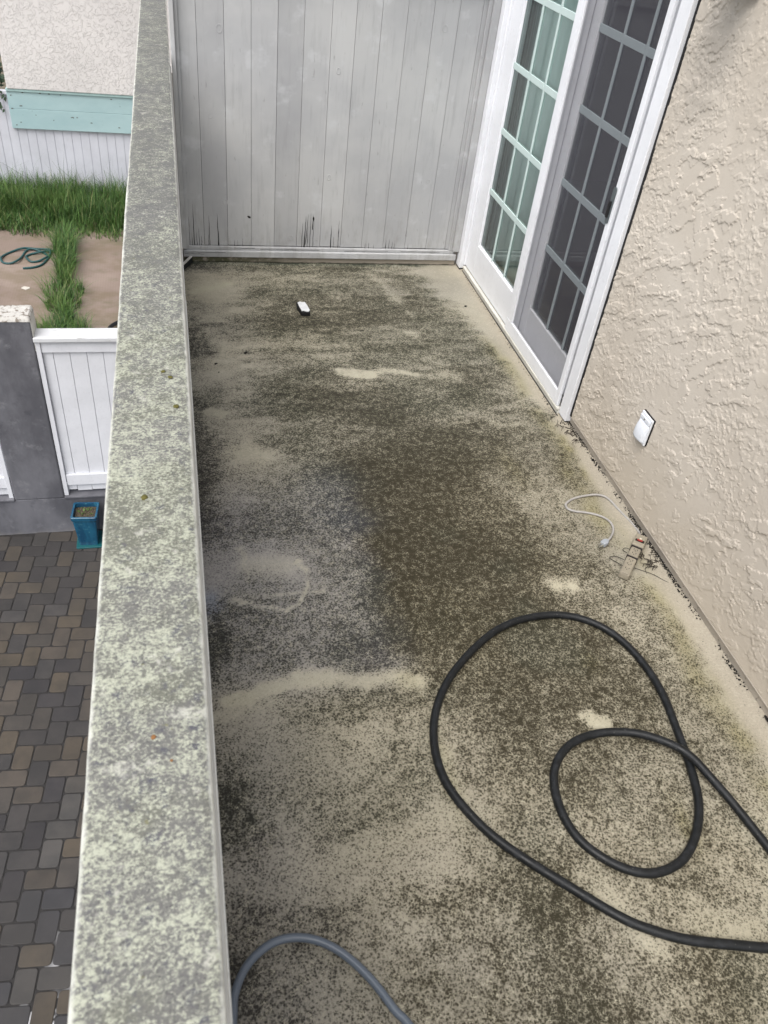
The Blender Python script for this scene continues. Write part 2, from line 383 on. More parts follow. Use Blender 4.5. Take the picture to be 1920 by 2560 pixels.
nav = nav * .6
dk = dk * (1 - nav) + np.array([.028, .031, .036]) * nav * 1.0
edge_end = sstep(4.48, 4.54, YY)[..., None]
dk = dk * (1 - edge_end) + np.array([.030, .036, .026]) * edge_end
zz = (fbm(XX * 3, YY * 3, 3, 80) - .5) * .004 - .006 * (1 - sstep(0, .10, FX1 - XX)) * 0
zz += .010 * sstep(1.655, 1.735, XX)                                # the coating turns up towards the wall
V = np.stack([XX, YY, zz], -1).reshape(-1, 3)
me = grid_mesh('balcony_floor', V, len(xs), len(ys))
def pattr(me, name, a):
    if a.ndim == 2 and a.shape[-1] == 3:
        at = me.attributes.new(name, 'FLOAT_COLOR', 'POINT')
        at.data.foreach_set('color', np.concatenate([a, np.ones((len(a), 1))], 1).astype(np.float32).ravel())
    else:
        at = me.attributes.new(name, 'FLOAT', 'POINT'); at.data.foreach_set('value', a.astype(np.float32).ravel())
pattr(me, 'mold', dens.ravel()); pattr(me, 'coat', base.reshape(-1, 3)); pattr(me, 'growth', dk.reshape(-1, 3))
m = Mat('stained_deck_coating', 0.82, 0.25)
d = m.attr('mold').outputs['Fac']
n1 = m.noise(190, 2.0, 0.6); n2 = m.noise(420, 2, 0.6); n3 = m.noise(26, 4, 0.65)
vr = m.new('ShaderNodeTexVoronoi', feature='F1'); wv = m.new('ShaderNodeVectorMath', operation='ADD')
wn = m.new('ShaderNodeTexNoise'); m.put(wn.inputs['Vector'], m.pos); wn.inputs['Scale'].default_value = 120; wn.inputs['Detail'].default_value = 2
m.put(wv.inputs[0], m.pos); m.put(wv.inputs[1], m.scalev(wn.outputs['Color'], (.009, .009, 0)))
m.put(vr.inputs['Vector'], m.scalev(wv.outputs[0], (1, 1, 0))); vr.inputs['Scale'].default_value = 150
u = m.math('MULTIPLY_ADD', vr.outputs['Distance'], .90, .09)
u = m.math('ADD', u, m.math('MULTIPLY', m.math('SUBTRACT', n1, .5), .9))
u = m.math('ADD', u, m.math('MULTIPLY', m.math('SUBTRACT', n2, .5), 0.7))
u = m.math('ADD', u, m.math('MULTIPLY', m.math('SUBTRACT', n3, .5), 0.7))
t = m.math('SUBTRACT', d, u)
mask = m.remap(t, -.36, .30)
n4 = m.noise(105, 2.5, .6, dist=.4)
worm = m.remap(m.math('ABSOLUTE', m.math('SUBTRACT', n4, .5)), .045, .0)
worm = m.math('MULTIPLY', worm, m.remap(m.noise(40, 2), .40, .62))
mask = m.math('MULTIPLY', mask, m.math('SUBTRACT', 1.0, m.math('MULTIPLY', worm, .62)))
mask = m.math('MULTIPLY', mask, m.remap(d, 0.02, 0.3, 0.5, 0.95))
grain = m.noise(420, 2, .6)
coat = m.mix(1.0, m.attr('coat').outputs['Color'], m.mix(grain, (.80, .80, .80), (1.2, 1.2, 1.2)), 'MULTIPLY')
hl = m.remap(m.math('SUBTRACT', u, m.math('MULTIPLY', d, .6)), .55, .95)
wash = m.mix(1.0, m.attr('growth').outputs['Color'], (3.6, 3.6, 3.4, 1), 'MULTIPLY')
coat = m.mix(m.math('MULTIPLY', m.remap(d, .05, .95), .62), coat, wash)
coat = m.mix(m.math('MULTIPLY', hl, .25), coat, (.50, .465, .37))
coat = m.mix(m.math('MULTIPLY', worm, m.math('MULTIPLY', m.remap(d, .2, .6), .68)), coat, (.45, .42, .315))
m.color(m.mix(mask, coat, m.attr('growth').outputs['Color']))
m.bump(m.math('ADD', n1, m.math('MULTIPLY', grain, .4)), .35, .0025)
floor = link('balcony_floor', me, m.m, smooth=True); struct(floor)
slab = boxes('balcony_slab', flat('slab_concrete', (.3, .28, .25)), None, [(-.10, 1.80, -1.2, 4.70, -.32, -.02), (-.10, 1.80, 4.70, 9.0, -.32, -.02)], 0)
struct(slab)

# ================================================================ PARAPET
par = thing('balcony_parapet', 'long weathered grey parapet with lichen-speckled top and white edges between balcony and courtyard', 'parapet', (-.08, 3.0, -.3))
def stucco_mat(name, c, scale=1.0, strength=.9, var=.08):
    m = Mat(name, .85, .2)
    a = m.noise(24 * scale, 4, .62, dist=.6); b = m.noise(110 * scale, 3, .6)
    pl = m.remap(m.math('ADD', a, m.math('MULTIPLY', m.math('SUBTRACT', b, .5), .22)), .49, .54)
    big = m.noise(1.7, 4, .6)
    m.color(m.mix(m.remap(big, .3, .7), tuple(x * (1 - var) for x in c), tuple(min(1, x * (1 + var)) for x in c)))
    m.bump(m.math('ADD', pl, m.math('MULTIPLY', b, .5)), strength, .004); return m.m
STUC_PLAIN = stucco_mat('house_stucco_plain', (.53, .485, .43))
boxes('wall_body', STUC_PLAIN, par, [(-.14, -.012, -1.2, 12.0, -.32, 1.035)], 0)
# cap: slightly wavy weathered slab, white worn arrises
m = Mat('lichen_cap', .85, .2)
X, Y, Z = m.sep()
e = m.math('MINIMUM', m.math('ADD', X, .156), m.math('SUBTRACT', .0, X))
en = m.noise(38, 4, .65)
ew = m.math('MULTIPLY_ADD', m.math('SUBTRACT', en, .5), .012, .0035)
edge_m = m.math('SUBTRACT', 1.0, m.remap(m.math('SUBTRACT', e, ew), -.004, .005))
va = m.scalev(m.pos, (1, 1.15, 1))
fl = m.noise(190, 4, .72, va, dist=.3); pa = m.noise(9, 4, .6); fine = m.noise(420, 2, .6)
nearf = m.remap(Y, 1.0, 3.2)                        # 0 near, 1 far: the far part keeps less of the pale lichen
bias = m.math('MULTIPLY_ADD', nearf, -.075, .035)
f = m.math('ADD', m.math('ADD', m.math('ADD', fl, m.math('MULTIPLY', m.math('SUBTRACT', m.noise(42, 3, .6), .5), .40)), bias), m.math('MULTIPLY', m.math('SUBTRACT', pa, .5), .34))
white_m = m.remap(f, .44, .68)
gcol = m.mix(m.math('MULTIPLY', m.remap(m.noise(7, 4), .42, .62), .7), (.140, .137, .130), (.138, .140, .108))
gcol = m.mix(m.remap(m.noise(48, 3), .55, .72), gcol, (.085, .085, .10))
gcol = m.mix(m.math('MULTIPLY', m.remap(Y, 1.4, 2.6), .75), gcol, (.135, .134, .130))
k = m.mix(m.math('MULTIPLY', white_m, .85), gcol, (.445, .46, .365))
k = m.mix(m.math('MULTIPLY', m.remap(m.noise(52, 2), .72, .76), .6), k, (.15, .14, .06))
k = m.mix(m.math('MULTIPLY', m.remap(m.noise(15, 4, .65), .58, .70), .55), k, (.105, .103, .105))
k = m.mix(m.math('MULTIPLY', m.remap(m.noise(20, 4, .7), .60, .70), .7), k, (.46, .455, .40))
k = m.mix(m.math('MULTIPLY', m.remap(m.noise(240, 2, .6), .58, .70), .6), k, (.055, .055, .055))
k = m.mix(edge_m, k, (.60, .60, .55))
k = m.mix(m.math('MULTIPLY', fine, .18), k, (.04, .04, .04))
m.color(k); m.bump(m.math('ADD', fl, m.math('MULTIPLY', en, 1.0)), .5, .004)
nx, ny = 15, 520
cx = np.array([-.156, -.156, -.155, -.152, -.146, -.13, -.11, -.08, -.05, -.025, -.010, -.004, -.001, .0, .0])
cz = np.array([1.035, 1.060, 1.066, 1.0695, 1.0715, 1.072, 1.072, 1.073, 1.072, 1.072, 1.0715, 1.0695, 1.066, 1.060, 1.035])
cy = np.linspace(-1.2, 12, ny)
CX = cx[:, None] + ((fbm(cy * 1.3, cy * 0, 3, 90) - .5) * .003)[None] + (fbm(cx[:, None] * 9 + 5, cy[None] * 14, 3, 91) - .5) * .0018
CZ = cz[:, None] + (fbm(cx[:, None] * 14, cy[None] * 9, 3, 92) - .5) * .004
V = np.stack([CX, np.broadcast_to(cy[None], CX.shape), CZ], -1).reshape(-1, 3)
cap = link('cap', grid_mesh('cap', V, nx, ny), m.m, par, smooth=True)
INNER = paint('parapet_inner_paint', (.56, .55, .51), .6, .12, .5, sc=4, streak=(1, 1, .25))
boxes('inner_trim', INNER, par, [(-.0115, .003, -1.2, 1.985, 0.02, 1.026), (-.0115, .0015, 1.988, 4.50, 0.02, 1.026)], .003)
boxes('edge_strip', paint('edge_strip_paint', (.66, .655, .62), .5, .08, .3), par, [(.003, .0055, -1.2, 1.985, .93, 1.02), (.0015, .004, 1.988, 4.5, .93, 1.02)], .001)
# moss cushions
MOSS = Mat('moss', .95, .1); MOSS.color(MOSS.mix(MOSS.noise(300, 3), (.07, .065, .02), (.16, .145, .05))); MOSS.bump(MOSS.noise(500, 2), .8, .003)
for (mx, my, mr) in [(-.053, 1.542, .006), (-.038, 1.518, .006), (-.028, 1.405, .007), (-.088, 1.12, .008)]:
    bm = bmesh.new(); bmesh.ops.create_icosphere(bm, subdivisions=2, radius=mr)
    for v in bm.verts:
        v.co.z *= .32; v.co *= .85 + random.uniform(-.22, .22); v.co += Vector((mx, my, 1.0735))
    link('moss', mesh_bm(bm, 'moss'), MOSS.m, par, True)
OR = flat('orange_lichen', (.20, .095, .035), .9)
for (mx, my, mr) in [(-.072, .628, .0035), (-.05, .59, .002)]:
    bm = bmesh.new(); bmesh.ops.create_icosphere(bm, subdivisions=2, radius=mr)
    for v in bm.verts: v.co.z *= .25; v.co *= 1 + random.uniform(-.25, .25); v.co += Vector((mx, my, 1.0728))
    link('lichen', mesh_bm(bm, 'lichen'), OR, par, True)

# ================================================================ DIVIDER FENCE
m = Mat('grey_fence_paint', .62, .25)
X, Y, Z = m.sep()
vs_ = m.scalev(m.pos, (1, 1, .10))
st1 = m.noise(38, 4, .65, vs_); bl = m.noise(2.3, 4, .6); spk = m.noise(60, 3, .6, m.scalev(m.pos, (1, 1, .22)))
k = m.mix(m.remap(bl, .33, .68), (.385, .387, .395), (.455, .456, .455))
bd = m.new('ShaderNodeTexWhiteNoise', noise_dimensions='1D'); m.put(bd.inputs['W'], m.math('FLOOR', m.math('MULTIPLY', m.math('SUBTRACT', X, .002), 7.58)))
k = m.mix(1.0, k, m.mix(bd.outputs['Value'], (.90, .90, .905), (1.09, 1.09, 1.085)), 'MULTIPLY')
k = m.mix(m.math('MULTIPLY', m.remap(st1, .50, .72), .35), k, (.29, .29, .29))
k = m.mix(m.math('MULTIPLY', m.remap(m.noise(7, 4, .6), .56, .72), .5), k, (.54, .55, .56))
k = m.mix(m.math('MULTIPLY', m.remap(spk, .66, .74), .45), k, (.19, .185, .175))
rt = m.math('MULTIPLY', m.remap(Z, .42, .10), m.remap(m.noise(20, 4, .65, m.scalev(m.pos, (1, 1, .3))), .48, .7))
k = m.mix(m.math('MULTIPLY', rt, .35), k, (.22, .21, .185))
m.color(k); m.bump(m.math('ADD', st1, spk), .16, .002)
FENCE = m.m
YF = 4.553
fen = thing('privacy_fence', 'weathered grey vertical board divider fence with splitting board bottoms at the far balcony end', 'fence', (.83, YF, .04))
seams = [.03, .134, .267, .400, .532, .664, .802, .926, 1.056, 1.188, 1.325, 1.460, 1.583, 1.64]
bm = bmesh.new()
for i, (a, b) in enumerate(zip(seams[:-1], seams[1:])):
    g = .0009; dy = random.uniform(-.0015, .0015)
    bx(bm, a + g, b - g, YF + dy, YF + .018 + dy, .0965 + random.random() * .005, 1.445)
# tongues behind the joints: only some joints are open at the foot
for i, a in enumerate(seams[1:-1]):
    z0 = .34 if i in (2, 3, 5) else .095
    bx(bm, a - .006, a + .006, YF + .009, YF + .0165, z0, 1.43, 1)
bx(bm, .03, 1.64, YF + .0185, YF + .020, .0935, .112, 1)
# knots with a raised rim of paint
def knot(x, z, r):
    n = 14; vs = []
    for k in range(n):
        a = 2 * math.pi * k / n; ring = []
        for q in range(5):
            b = math.pi * q / 4
            rr = r * (1 + random.uniform(-.03, .03)) + .0028 * math.cos(b)
            ring.append(bm.verts.new((x + rr * math.cos(a) * .9, YF - .0016 - .0007 * math.sin(b) + .0010, z + rr * math.sin(a) * 1.15)))
        vs.append(ring)
    for k in range(n):
        for q in range(4):
            bm.faces.new([vs[k][q], vs[k][q + 1], vs[(k + 1) % n][q + 1], vs[(k + 1) % n][q]])
for (x, z, r) in [(.245, 1.19, .016), (.19, .79, .011), (.256, .345, .012), (.85, 1.04, .012), (.835, .50, .012), (1.395, 1.27, .014), (1.42, .50, .010), (.78, .125, .013), (.63, .15, .012), (.72, 1.0, .008)]:
    knot(x, z, r)
# splits in the board ends
def split(x, z1, wd, z0=.095, lean=0):
    n = 7; L = []; Rr = []
    for k in range(n + 1):
        t = k / n; z = z0 + (z1 - z0) * t
        ww = wd * (1 - t) ** .6 * random.uniform(.6, 1.1) + .0004
        xc = x + lean * t + random.uniform(-.0012, .0012)
        L.append(bm.verts.new((xc - ww / 2, YF - .0022, z))); Rr.append(bm.verts.new((xc + ww / 2, YF - .0022, z)))
    for k in range(n):
        bm.faces.new([L[k], Rr[k], Rr[k + 1], L[k + 1]]).material_index = 1
for s_ in [(.052, .26, .002), (.078, .33, .004, .095, -.003), (.092, .17, .003), (.118, .15, .004), (.163, .27, .003), (.157, .16, .0025), (.213, .28, .005, .095, -.004), (.215, .18, .003), (.303, .13, .003), (.322, .13, .002), (.35, .14, .002), (.695, .24, .003), (.708, .28, .007, .095, .006), (.716, .29, .004, .11, .010), (.728, .22, .003), (.742, .30, .003), (.755, .29, .004, .2), (.76, .26, .003, .1), (.868, .23, .005, .095, -.002), (.884, .16, .002), (.912, .21, .003), (.91, .26, .002, .16), (1.078, .125, .003), (1.10, .13, .003), (1.13, .12, .002), (1.205, .15, .004), (1.225, .155, .003), (1.245, .14, .003), (1.26, .13, .002), (1.345, .13, .002), (.065, .14, .003), (.105, .2, .003)]:
    split(*s_)
for (x, z, a, b) in [(.387, .265, .012, .007), (.758, .265, .006, .012)]:    # knot holes
    vs = [bm.verts.new((x + a * math.cos(2 * math.pi * q / 8) * random.uniform(.6, 1), YF - .0023, z + b * math.sin(2 * math.pi * q / 8) - .3 * a * math.cos(2 * math.pi * q / 8))) for q in range(8)]
    bm.faces.new(vs[::-1]).material_index = 1
bp = link('board_panel', mesh_bm(bm, 'board_panel'), [FENCE, GAP], fen)
boxes('bottom_rail', FENCE, fen, [(.012, 1.642, YF - .014, YF + .03, .074, .0935)], .003)
boxes('base_rail', FENCE, fen, [(.012, 1.655, YF - .030, YF + .04, .036, .0735)], .004)
boxes('top_rail', FENCE, fen, [(.012, 1.655, YF - .022, YF + .045, 1.446, 1.53)], .003)
boxes('side_post', FENCE, fen, [(.0085, .030, YF - .055, YF + .03, .094, 1.445), (.030, .048, YF - .022, YF - .001, .094, 1.445)], .003)
boxes('side_post', FENCE, fen, [(1.606, 1.628, YF - .014, YF - .002, .094, 1.445), (1.628, 1.667, YF - .034, YF - .009, .094, 1.445)], .003)
# cracks in the rails
for (x0, x1, z) in [(.02, .13, .055), (.02, .25, .066), (.45, .80, .083), (.30, .42, .087), (.95, 1.22, .080), (1.3, 1.55, .082)]:
    yy = YF - .0325 if z < .0735 else YF - .0165
    bm = bmesh.new()
    n = 8; P = [(x0 + (x1 - x0) * k / n, z + random.uniform(-.002, .002)) for k in range(n + 1)]
    lo = [bm.verts.new((a, yy, za - .0009)) for a, za in P]; hi = [bm.verts.new((a, yy, za + .0009)) for a, za in P]
    for k in range(n): bm.faces.new([lo[k], lo[k + 1], hi[k + 1], hi[k]])
    link('crack', mesh_bm(bm, 'crack'), GAP, fen)
m = Mat('mouldy_curb', .85, .2)
X, Y, Z = m.sep()
gm = m.math('MULTIPLY', m.remap(m.math('ADD', X, m.math('MULTIPLY', m.noise(9, 3), .5)), 1.15, .45), m.remap(m.noise(30, 4, .6), .33, .55))
k = m.mix(gm, (.40, .35, .29), (.12, .12, .075))
k = m.mix(m.math('MULTIPLY', m.remap(m.math('ADD', Z, m.math('MULTIPLY', m.noise(25, 3), .012)), .016, .006), .92), k, (.030, .034, .024))
m.color(k); m.bump(m.noise(60, 3), .4, .003)
curb = boxes('kerb', m.m, None, [(.0, 1.66, YF - .012, YF + .14, -.018, .0345)], .008); struct(curb)

# ================================================================ HOUSE WALL
XW = 1.722
hw = thing('house_wall', 'beige house wall with rough trowelled stucco texture on the right of the balcony', 'wall', (XW, 2.0, 0))
# dense relief where the photograph sees it
y0, y1, z0, z1 = .75, 2.800, .046, 1.95
stp = .0025
yy = np.linspace(y0, y1, int((y1 - y0) / stp) + 1); zz_ = np.linspace(z0, z1, int((z1 - z0) / stp) + 1)
A, B = np.meshgrid(yy, zz_, indexing='ij')
def relief(A, B, s=0):
    # flattened trowel marks (plates) with torn, crumbly edges; strokes are slightly tilted
    ca, sa = math.cos(-.55), math.sin(-.55)
    w1 = (fbm(A * 60, B * 60, 3, 101 + s, .6) - .5) * .020; w2 = (fbm(A * 60, B * 60, 3, 102 + s, .6) - .5) * .020
    a, b = A + w1, B + w2
    p = a * ca + b * sa; q = -a * sa + b * ca
    fine = fbm(A * 170, B * 170, 2, 104 + s)
    n = fbm(p * 8.5, q * 23, 4, 103 + s, .5) + (fine - .5) * .05
    plate = sstep(.562, .570, n)
    n2 = fbm(p * 20 + 7, q * 40 + 3, 3, 105 + s, .5) + (fine - .5) * .06
    plate2 = sstep(.592, .600, n2)
    calm = sstep(.40, .53, fbm(A * 2.6 + 4, B * 2.6, 3, 109 + s)); plate = plate * (.15 + .85 * calm)
    zone = sstep(.47, .62, fbm(A * 3.3, B * 3.3, 3, 106 + s))
    n3 = fbm(a * 75, b * 75, 3, 107 + s, .55)
    crumbs = sstep(.585, .615, n3) * (.06 + .94 * zone)
    return .0030 * plate + .0014 * plate2 + .0016 * crumbs * (1 - .6 * plate) + .0003 * (fine - .5) + .0022 * (fbm(A * 4, B * 4, 2, 108 + s) - .5)
h = relief(A, B)
fadeE = np.minimum(sstep(2.798, 2.778, A), 1) * sstep(z0, z0 + .012, B)
h = h * (.12 + .88 * fadeE)
V = np.stack([XW - .006 - h, A, B], -1).reshape(-1, 3)
m = Mat('rough_stucco', .86, .2)
big = m.noise(1.6, 4, .6)
k = m.mix(m.remap(big, .3, .7), (.51, .456, .388), (.57, .518, .450))
Xp, Yp, Zp = m.sep()
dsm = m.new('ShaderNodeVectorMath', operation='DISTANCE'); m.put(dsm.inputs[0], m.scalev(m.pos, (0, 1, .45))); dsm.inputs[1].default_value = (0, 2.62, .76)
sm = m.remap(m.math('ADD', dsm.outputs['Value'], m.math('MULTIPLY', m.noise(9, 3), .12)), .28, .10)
k = m.mix(m.math('MULTIPLY', sm, .28), k, (.19, .185, .18))  # soft shade under the fixture, painted into the stucco colour
low = m.math('MULTIPLY', m.remap(m.math('SUBTRACT', Zp, m.math('MULTIPLY', m.noise(6, 4), .3)), .25, -.1), .5)
k = m.mix(low, k, (.45, .395, .32))
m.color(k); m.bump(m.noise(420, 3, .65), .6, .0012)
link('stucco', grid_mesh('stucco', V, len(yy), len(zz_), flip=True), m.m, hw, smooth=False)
boxes('wall_panel', STUC_PLAIN, hw, [(XW - .008, XW + .15, -1.2, y0, .046, 2.75), (XW - .008, XW + .15, y0, 2.80, 1.95, 2.75), (XW - .008, XW + .15, 2.80, 4.56, 2.30, 2.75), (XW - .008, XW + .15, 4.60, 12.0, -.02, 2.75), (XW + .012, XW + .15, y0, 2.80, .0, 1.95)], 0)
FLASH = paint('flashing', (.33, .295, .25), .6, .15, .6, (.05, .045, .04), sc=9)
boxes('base_flashing', FLASH, hw, [(XW + .001, XW + .012, -1.2, 2.800, -.012, .046)], 0)
boxes('drip_edge', paint('drip_edge_paint', (.42, .375, .32), .6, .1, .3), hw, [(XW - .007, XW + .001, -1.2, 2.80, .0405, .0455)], .001)
boxes('eave', paint('eave_paint', (.5, .49, .46)), hw, [(XW - .25, XW + .6, -1.2, 12, 2.752, 2.85)], .004)
# dim room behind the glass
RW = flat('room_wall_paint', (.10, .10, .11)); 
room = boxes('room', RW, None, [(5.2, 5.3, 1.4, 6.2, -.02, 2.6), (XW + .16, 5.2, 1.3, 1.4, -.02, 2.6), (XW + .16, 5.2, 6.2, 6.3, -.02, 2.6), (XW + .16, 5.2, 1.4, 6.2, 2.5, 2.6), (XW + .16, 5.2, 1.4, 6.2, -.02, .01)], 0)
struct(room)

# ================================================================ SLIDING DOOR
door = thing('sliding_patio_door', 'white sliding patio door with grille panes and a grey screen beside the beige stucco', 'door', (XW, 3.65, 0))
boxes('casing', WHITE, door, [(1.695, 1.735, 2.800, 2.875, .012, 2.32)], .003)
boxes('casing', WHITE, door, [(1.668, 1.735, 4.470, 4.545, .012, 2.32), (1.690, 1.735, 4.452, 4.4695, .04, 2.26)], .004)
boxes('casing', WHITE, door, [(1.695, 1.735, 2.8755, 4.4695, 2.26, 2.32)], .003)
boxes('jamb', paint('jamb_paint', (.42, .44, .48), .45, .05, .1), door, [(1.712, 1.86, 2.8755, 2.893, .030, 2.259)], .001)
boxes('jamb', WHITE, door, [(1.7355, 1.86, 4.452, 4.50, .03, 2.259), (1.7355, 1.86, 2.893, 4.452, 2.23, 2.259)], .001)
boxes('sill', paint('sill_paint', (.60, .585, .53), .5, .1, .35), door, [(1.690, 1.86, 2.8755, 4.452, -.005, .024), (1.682, 1.702, 2.8755, 4.452, .0245, .036)], .003)
boxes('seal', DARK, door, [(1.7125, 1.7215, 2.785, 2.799, .046, 2.3), (1.684, 1.6895, 2.86, 4.46, -.003, .004), (1.70, 1.722, 2.80, 2.87, -.002, .0115), (1.672, 1.73, 4.475, 4.54, -.002, .0115)], 0)
def glass_mat(name, tint, refl=.9):
    m = Mat(name); t = m.t; out = t.nodes['Material Output']
    tr = t.nodes.new('ShaderNodeBsdfTransparent'); tr.inputs[0].default_value = (*tint, 1)
    gl = t.nodes.new('ShaderNodeBsdfGlossy'); gl.inputs[0].default_value = (.92, 1, .98, 1); gl.inputs['Roughness'].default_value = .015
    fr = t.nodes.new('ShaderNodeFresnel'); fr.inputs[0].default_value = 1.62
    mx = t.nodes.new('ShaderNodeMixShader')
    mp = m.math('MULTIPLY', fr.outputs[0], refl)
    t.links.new(mp, mx.inputs[0]); t.links.new(tr.outputs[0], mx.inputs[1]); t.links.new(gl.outputs[0], mx.inputs[2]); t.links.new(mx.outputs[0], out.inputs[0])
    return m.m
GLASS = glass_mat('teal_glazing', (.91, 1.0, .975), 1.5)
GLASS2 = glass_mat('dark_glazing', (.90, .95, .95), 1.2)
MUNT = paint('pale_teal_grille', (.50, .60, .58), .45, .04, .0)  # grille colours hold the tint and dimming of glass over white bars
MUNT2 = paint('grey_teal_grille', (.37, .43, .44), .45, .04, .0)
# fixed panel (far half)
fp = boxes('fixed_panel', WHITE, door, [(1.702, 1.742, 4.306, 4.4515, .0365, 2.229), (1.702, 1.742, 3.610, 3.684, .0365, 2.229), (1.702, 1.742, 3.684, 4.306, .0365, .224), (1.702, 1.742, 3.684, 4.306, 2.12, 2.229)], .003)
def muntins(name, x, ylist, zlist, ya, yb, za, zb, par_, wv=.0085, wh=.015, mt=None):
    L = [(x, x + .0068, y - wv, y + wv, za, zb) for y in ylist]
    cuts = [ya] + sorted(ylist) + [yb]
    for z in zlist:
        for a, b in zip(cuts[:-1], cuts[1:]):
            L.append((x - .001, x + .0068, a + (wv if a != ya else 0), b - (wv if b != yb else 0), z - wh, z + wh))
    return boxes(name, mt or MUNT, par_, L, .002)
muntins('grille', 1.7085, [3.872, 4.078], [.545, .862, 1.175, 1.488, 1.80], 3.684, 4.306, .224, 2.12, fp)
def pane(name, x, ya, yb, za, zb, mat, par_):
    bm = bmesh.new(); vs = [bm.verts.new(q) for q in ((x, ya, za), (x, ya, zb), (x, yb, zb), (x, yb, za))]; bm.faces.new(vs)
    return link(name, mesh_bm(bm, name), mat, par_)
pane('glass', 1.716, 3.684, 4.306, .224, 2.12, GLASS, fp)
boxes('glazing_bead', WHITE, fp, [(1.708, 1.7155, 4.297, 4.306, .224, 2.12), (1.708, 1.7155, 3.684, 3.692, .224, 2.12), (1.708, 1.7155, 3.692, 4.297, .224, .233)], .002)
# sliding panel (near half, inner track)
sp = boxes('sliding_panel', WHITE, door, [(1.7445, 1.784, 3.536, 3.700, .05, 2.229), (1.7445, 1.784, 2.905, 3.015, .05, 2.229), (1.7445, 1.784, 3.015, 3.536, .05, .215), (1.7445, 1.784, 3.015, 3.536, 2.12, 2.229)], .003)
muntins('grille', 1.749, [3.110, 3.312], [.543, .860, 1.175, 1.486, 1.80], 3.015, 3.536, .215, 2.12, sp, .009, .016, MUNT2)
pane('glass', 1.757, 3.015, 3.536, .215, 2.12, GLASS2, sp)
boxes('track', paint('track_paint', (.55, .55, .55), .4), door, [(1.728, 1.735, 2.893, 3.60, .0245, .05)], .001)
# insect screen
sc_ = boxes('screen_door', WHITE, door, [(1.684, 1.700, 2.8935, 2.927, .0365, 2.225), (1.684, 1.700, 3.585, 3.609, .105, 2.225), (1.684, 1.700, 2.927, 3.660, .0365, .1045), (1.684, 1.700, 2.927, 3.585, 2.15, 2.225), (1.684, 1.7015, 3.609, 3.660, .105, 2.225)], .003)
m = Mat('screen_mesh', .8); t_ = m.t
tr = t_.nodes.new('ShaderNodeBsdfTransparent'); df = t_.nodes.new('ShaderNodeBsdfDiffuse'); df.inputs[0].default_value = (.11, .105, .125, 1)
mx = t_.nodes.new('ShaderNodeMixShader')
t_.links.new(m.remap(m.noise(300, 2), .2, .8, .34, .42), mx.inputs[0]); t_.links.new(tr.outputs[0], mx.inputs[1]); t_.links.new(df.outputs[0], mx.inputs[2]); t_.links.new(mx.outputs[0], t_.nodes['Material Output'].inputs[0])
pane('mesh', 1.693, 2.927, 3.585, .1045, 2.15, m.m, sc_)
bm = bmesh.new()
def stadium(cy, cz, w_, h_, n=8):
    P = []
    for k in range(n + 1): a = math.pi * k / n; P.append((cy + w_ * math.cos(a), cz + h_ - w_ + w_ * math.sin(a)))
    for k in range(n + 1): a = math.pi + math.pi * k / n; P.append((cy + w_ * math.cos(a), cz - h_ + w_ + w_ * math.sin(a)))
    return P
def yzprism(bm, P, x0, x1, mi=0):
    a = [bm.verts.new((x0, y, z)) for y, z in P]; b = [bm.verts.new((x1, y, z)) for y, z in P]; n = len(P)
    bm.faces.new(a[::-1]).material_index = mi; bm.faces.new(b).material_index = mi
    for i in range(n): bm.faces.new([a[i], a[(i + 1) % n], b[(i + 1) % n], b[i]]).material_index = mi
yzprism(bm, stadium(2.919, .972, .011, .072), 1.678, 1.6838)
o = link('handle', mesh_bm(bm, 'handle'), flat('handle_grey', (.08, .095, .10), .4, .5), sc_)
boxes('grip', DARK, o, [(1.668, 1.678, 2.912, 2.924, .925, .99)], .003)
# curtain behind the fixed glass, gathered away from its far edge
m = Mat('curtain_cloth', .9, .1)
m.color(m.mix(m.noise(14, 3, .5, m.scalev(m.pos, (1, 1, .05))), (.68, .75, .73), (.72, .78, .76)))
ny_ = 160; cyv = np.linspace(3.705, 4.245, ny_); czv = np.linspace(.04, 2.2, 12)
CY, CZ_ = np.meshgrid(cyv, czv, indexing='ij')
CXv = 1.772 + .0018 * np.sin(CY * 40 + .6 * np.sin(CY * 17)) + .001 * np.sin(CY * 111)
V = np.stack([CXv, CY, CZ_], -1).reshape(-1, 3)
cu = link('curtain', grid_mesh('curtain', V, ny_, 12, True), m.m, None, True)
tag(cu, 'pale green-grey curtain hanging in folds behind the fixed glass panel', 'curtain'); setorigin(cu, (1.772, 3.84, .04))
m = Mat('dark_room_sheet', .9, .1)  # sheet added for the dark interior, reflected lines put into its stripes
m.color(m.mix(m.remap(m.noise(60, 2, .5, m.scalev(m.pos, (1, 1, .02))), .4, .6), (.035, .045, .05), (.16, .19, .19)))
cyv = np.linspace(4.245, 4.449, 120); CY, CZ_ = np.meshgrid(cyv, czv, indexing='ij')
V = np.stack([1.775 + .009 * np.sin(CY * 150), CY, CZ_], -1).reshape(-1, 3)
cu = link('curtain', grid_mesh('curtain', V, 120, 12, True), m.m, None, True)
tag(cu, 'dark pleated sheet added for the unlit room at the far edge of the fixed glass panel', 'curtain'); setorigin(cu, (1.775, 4.3, .04))

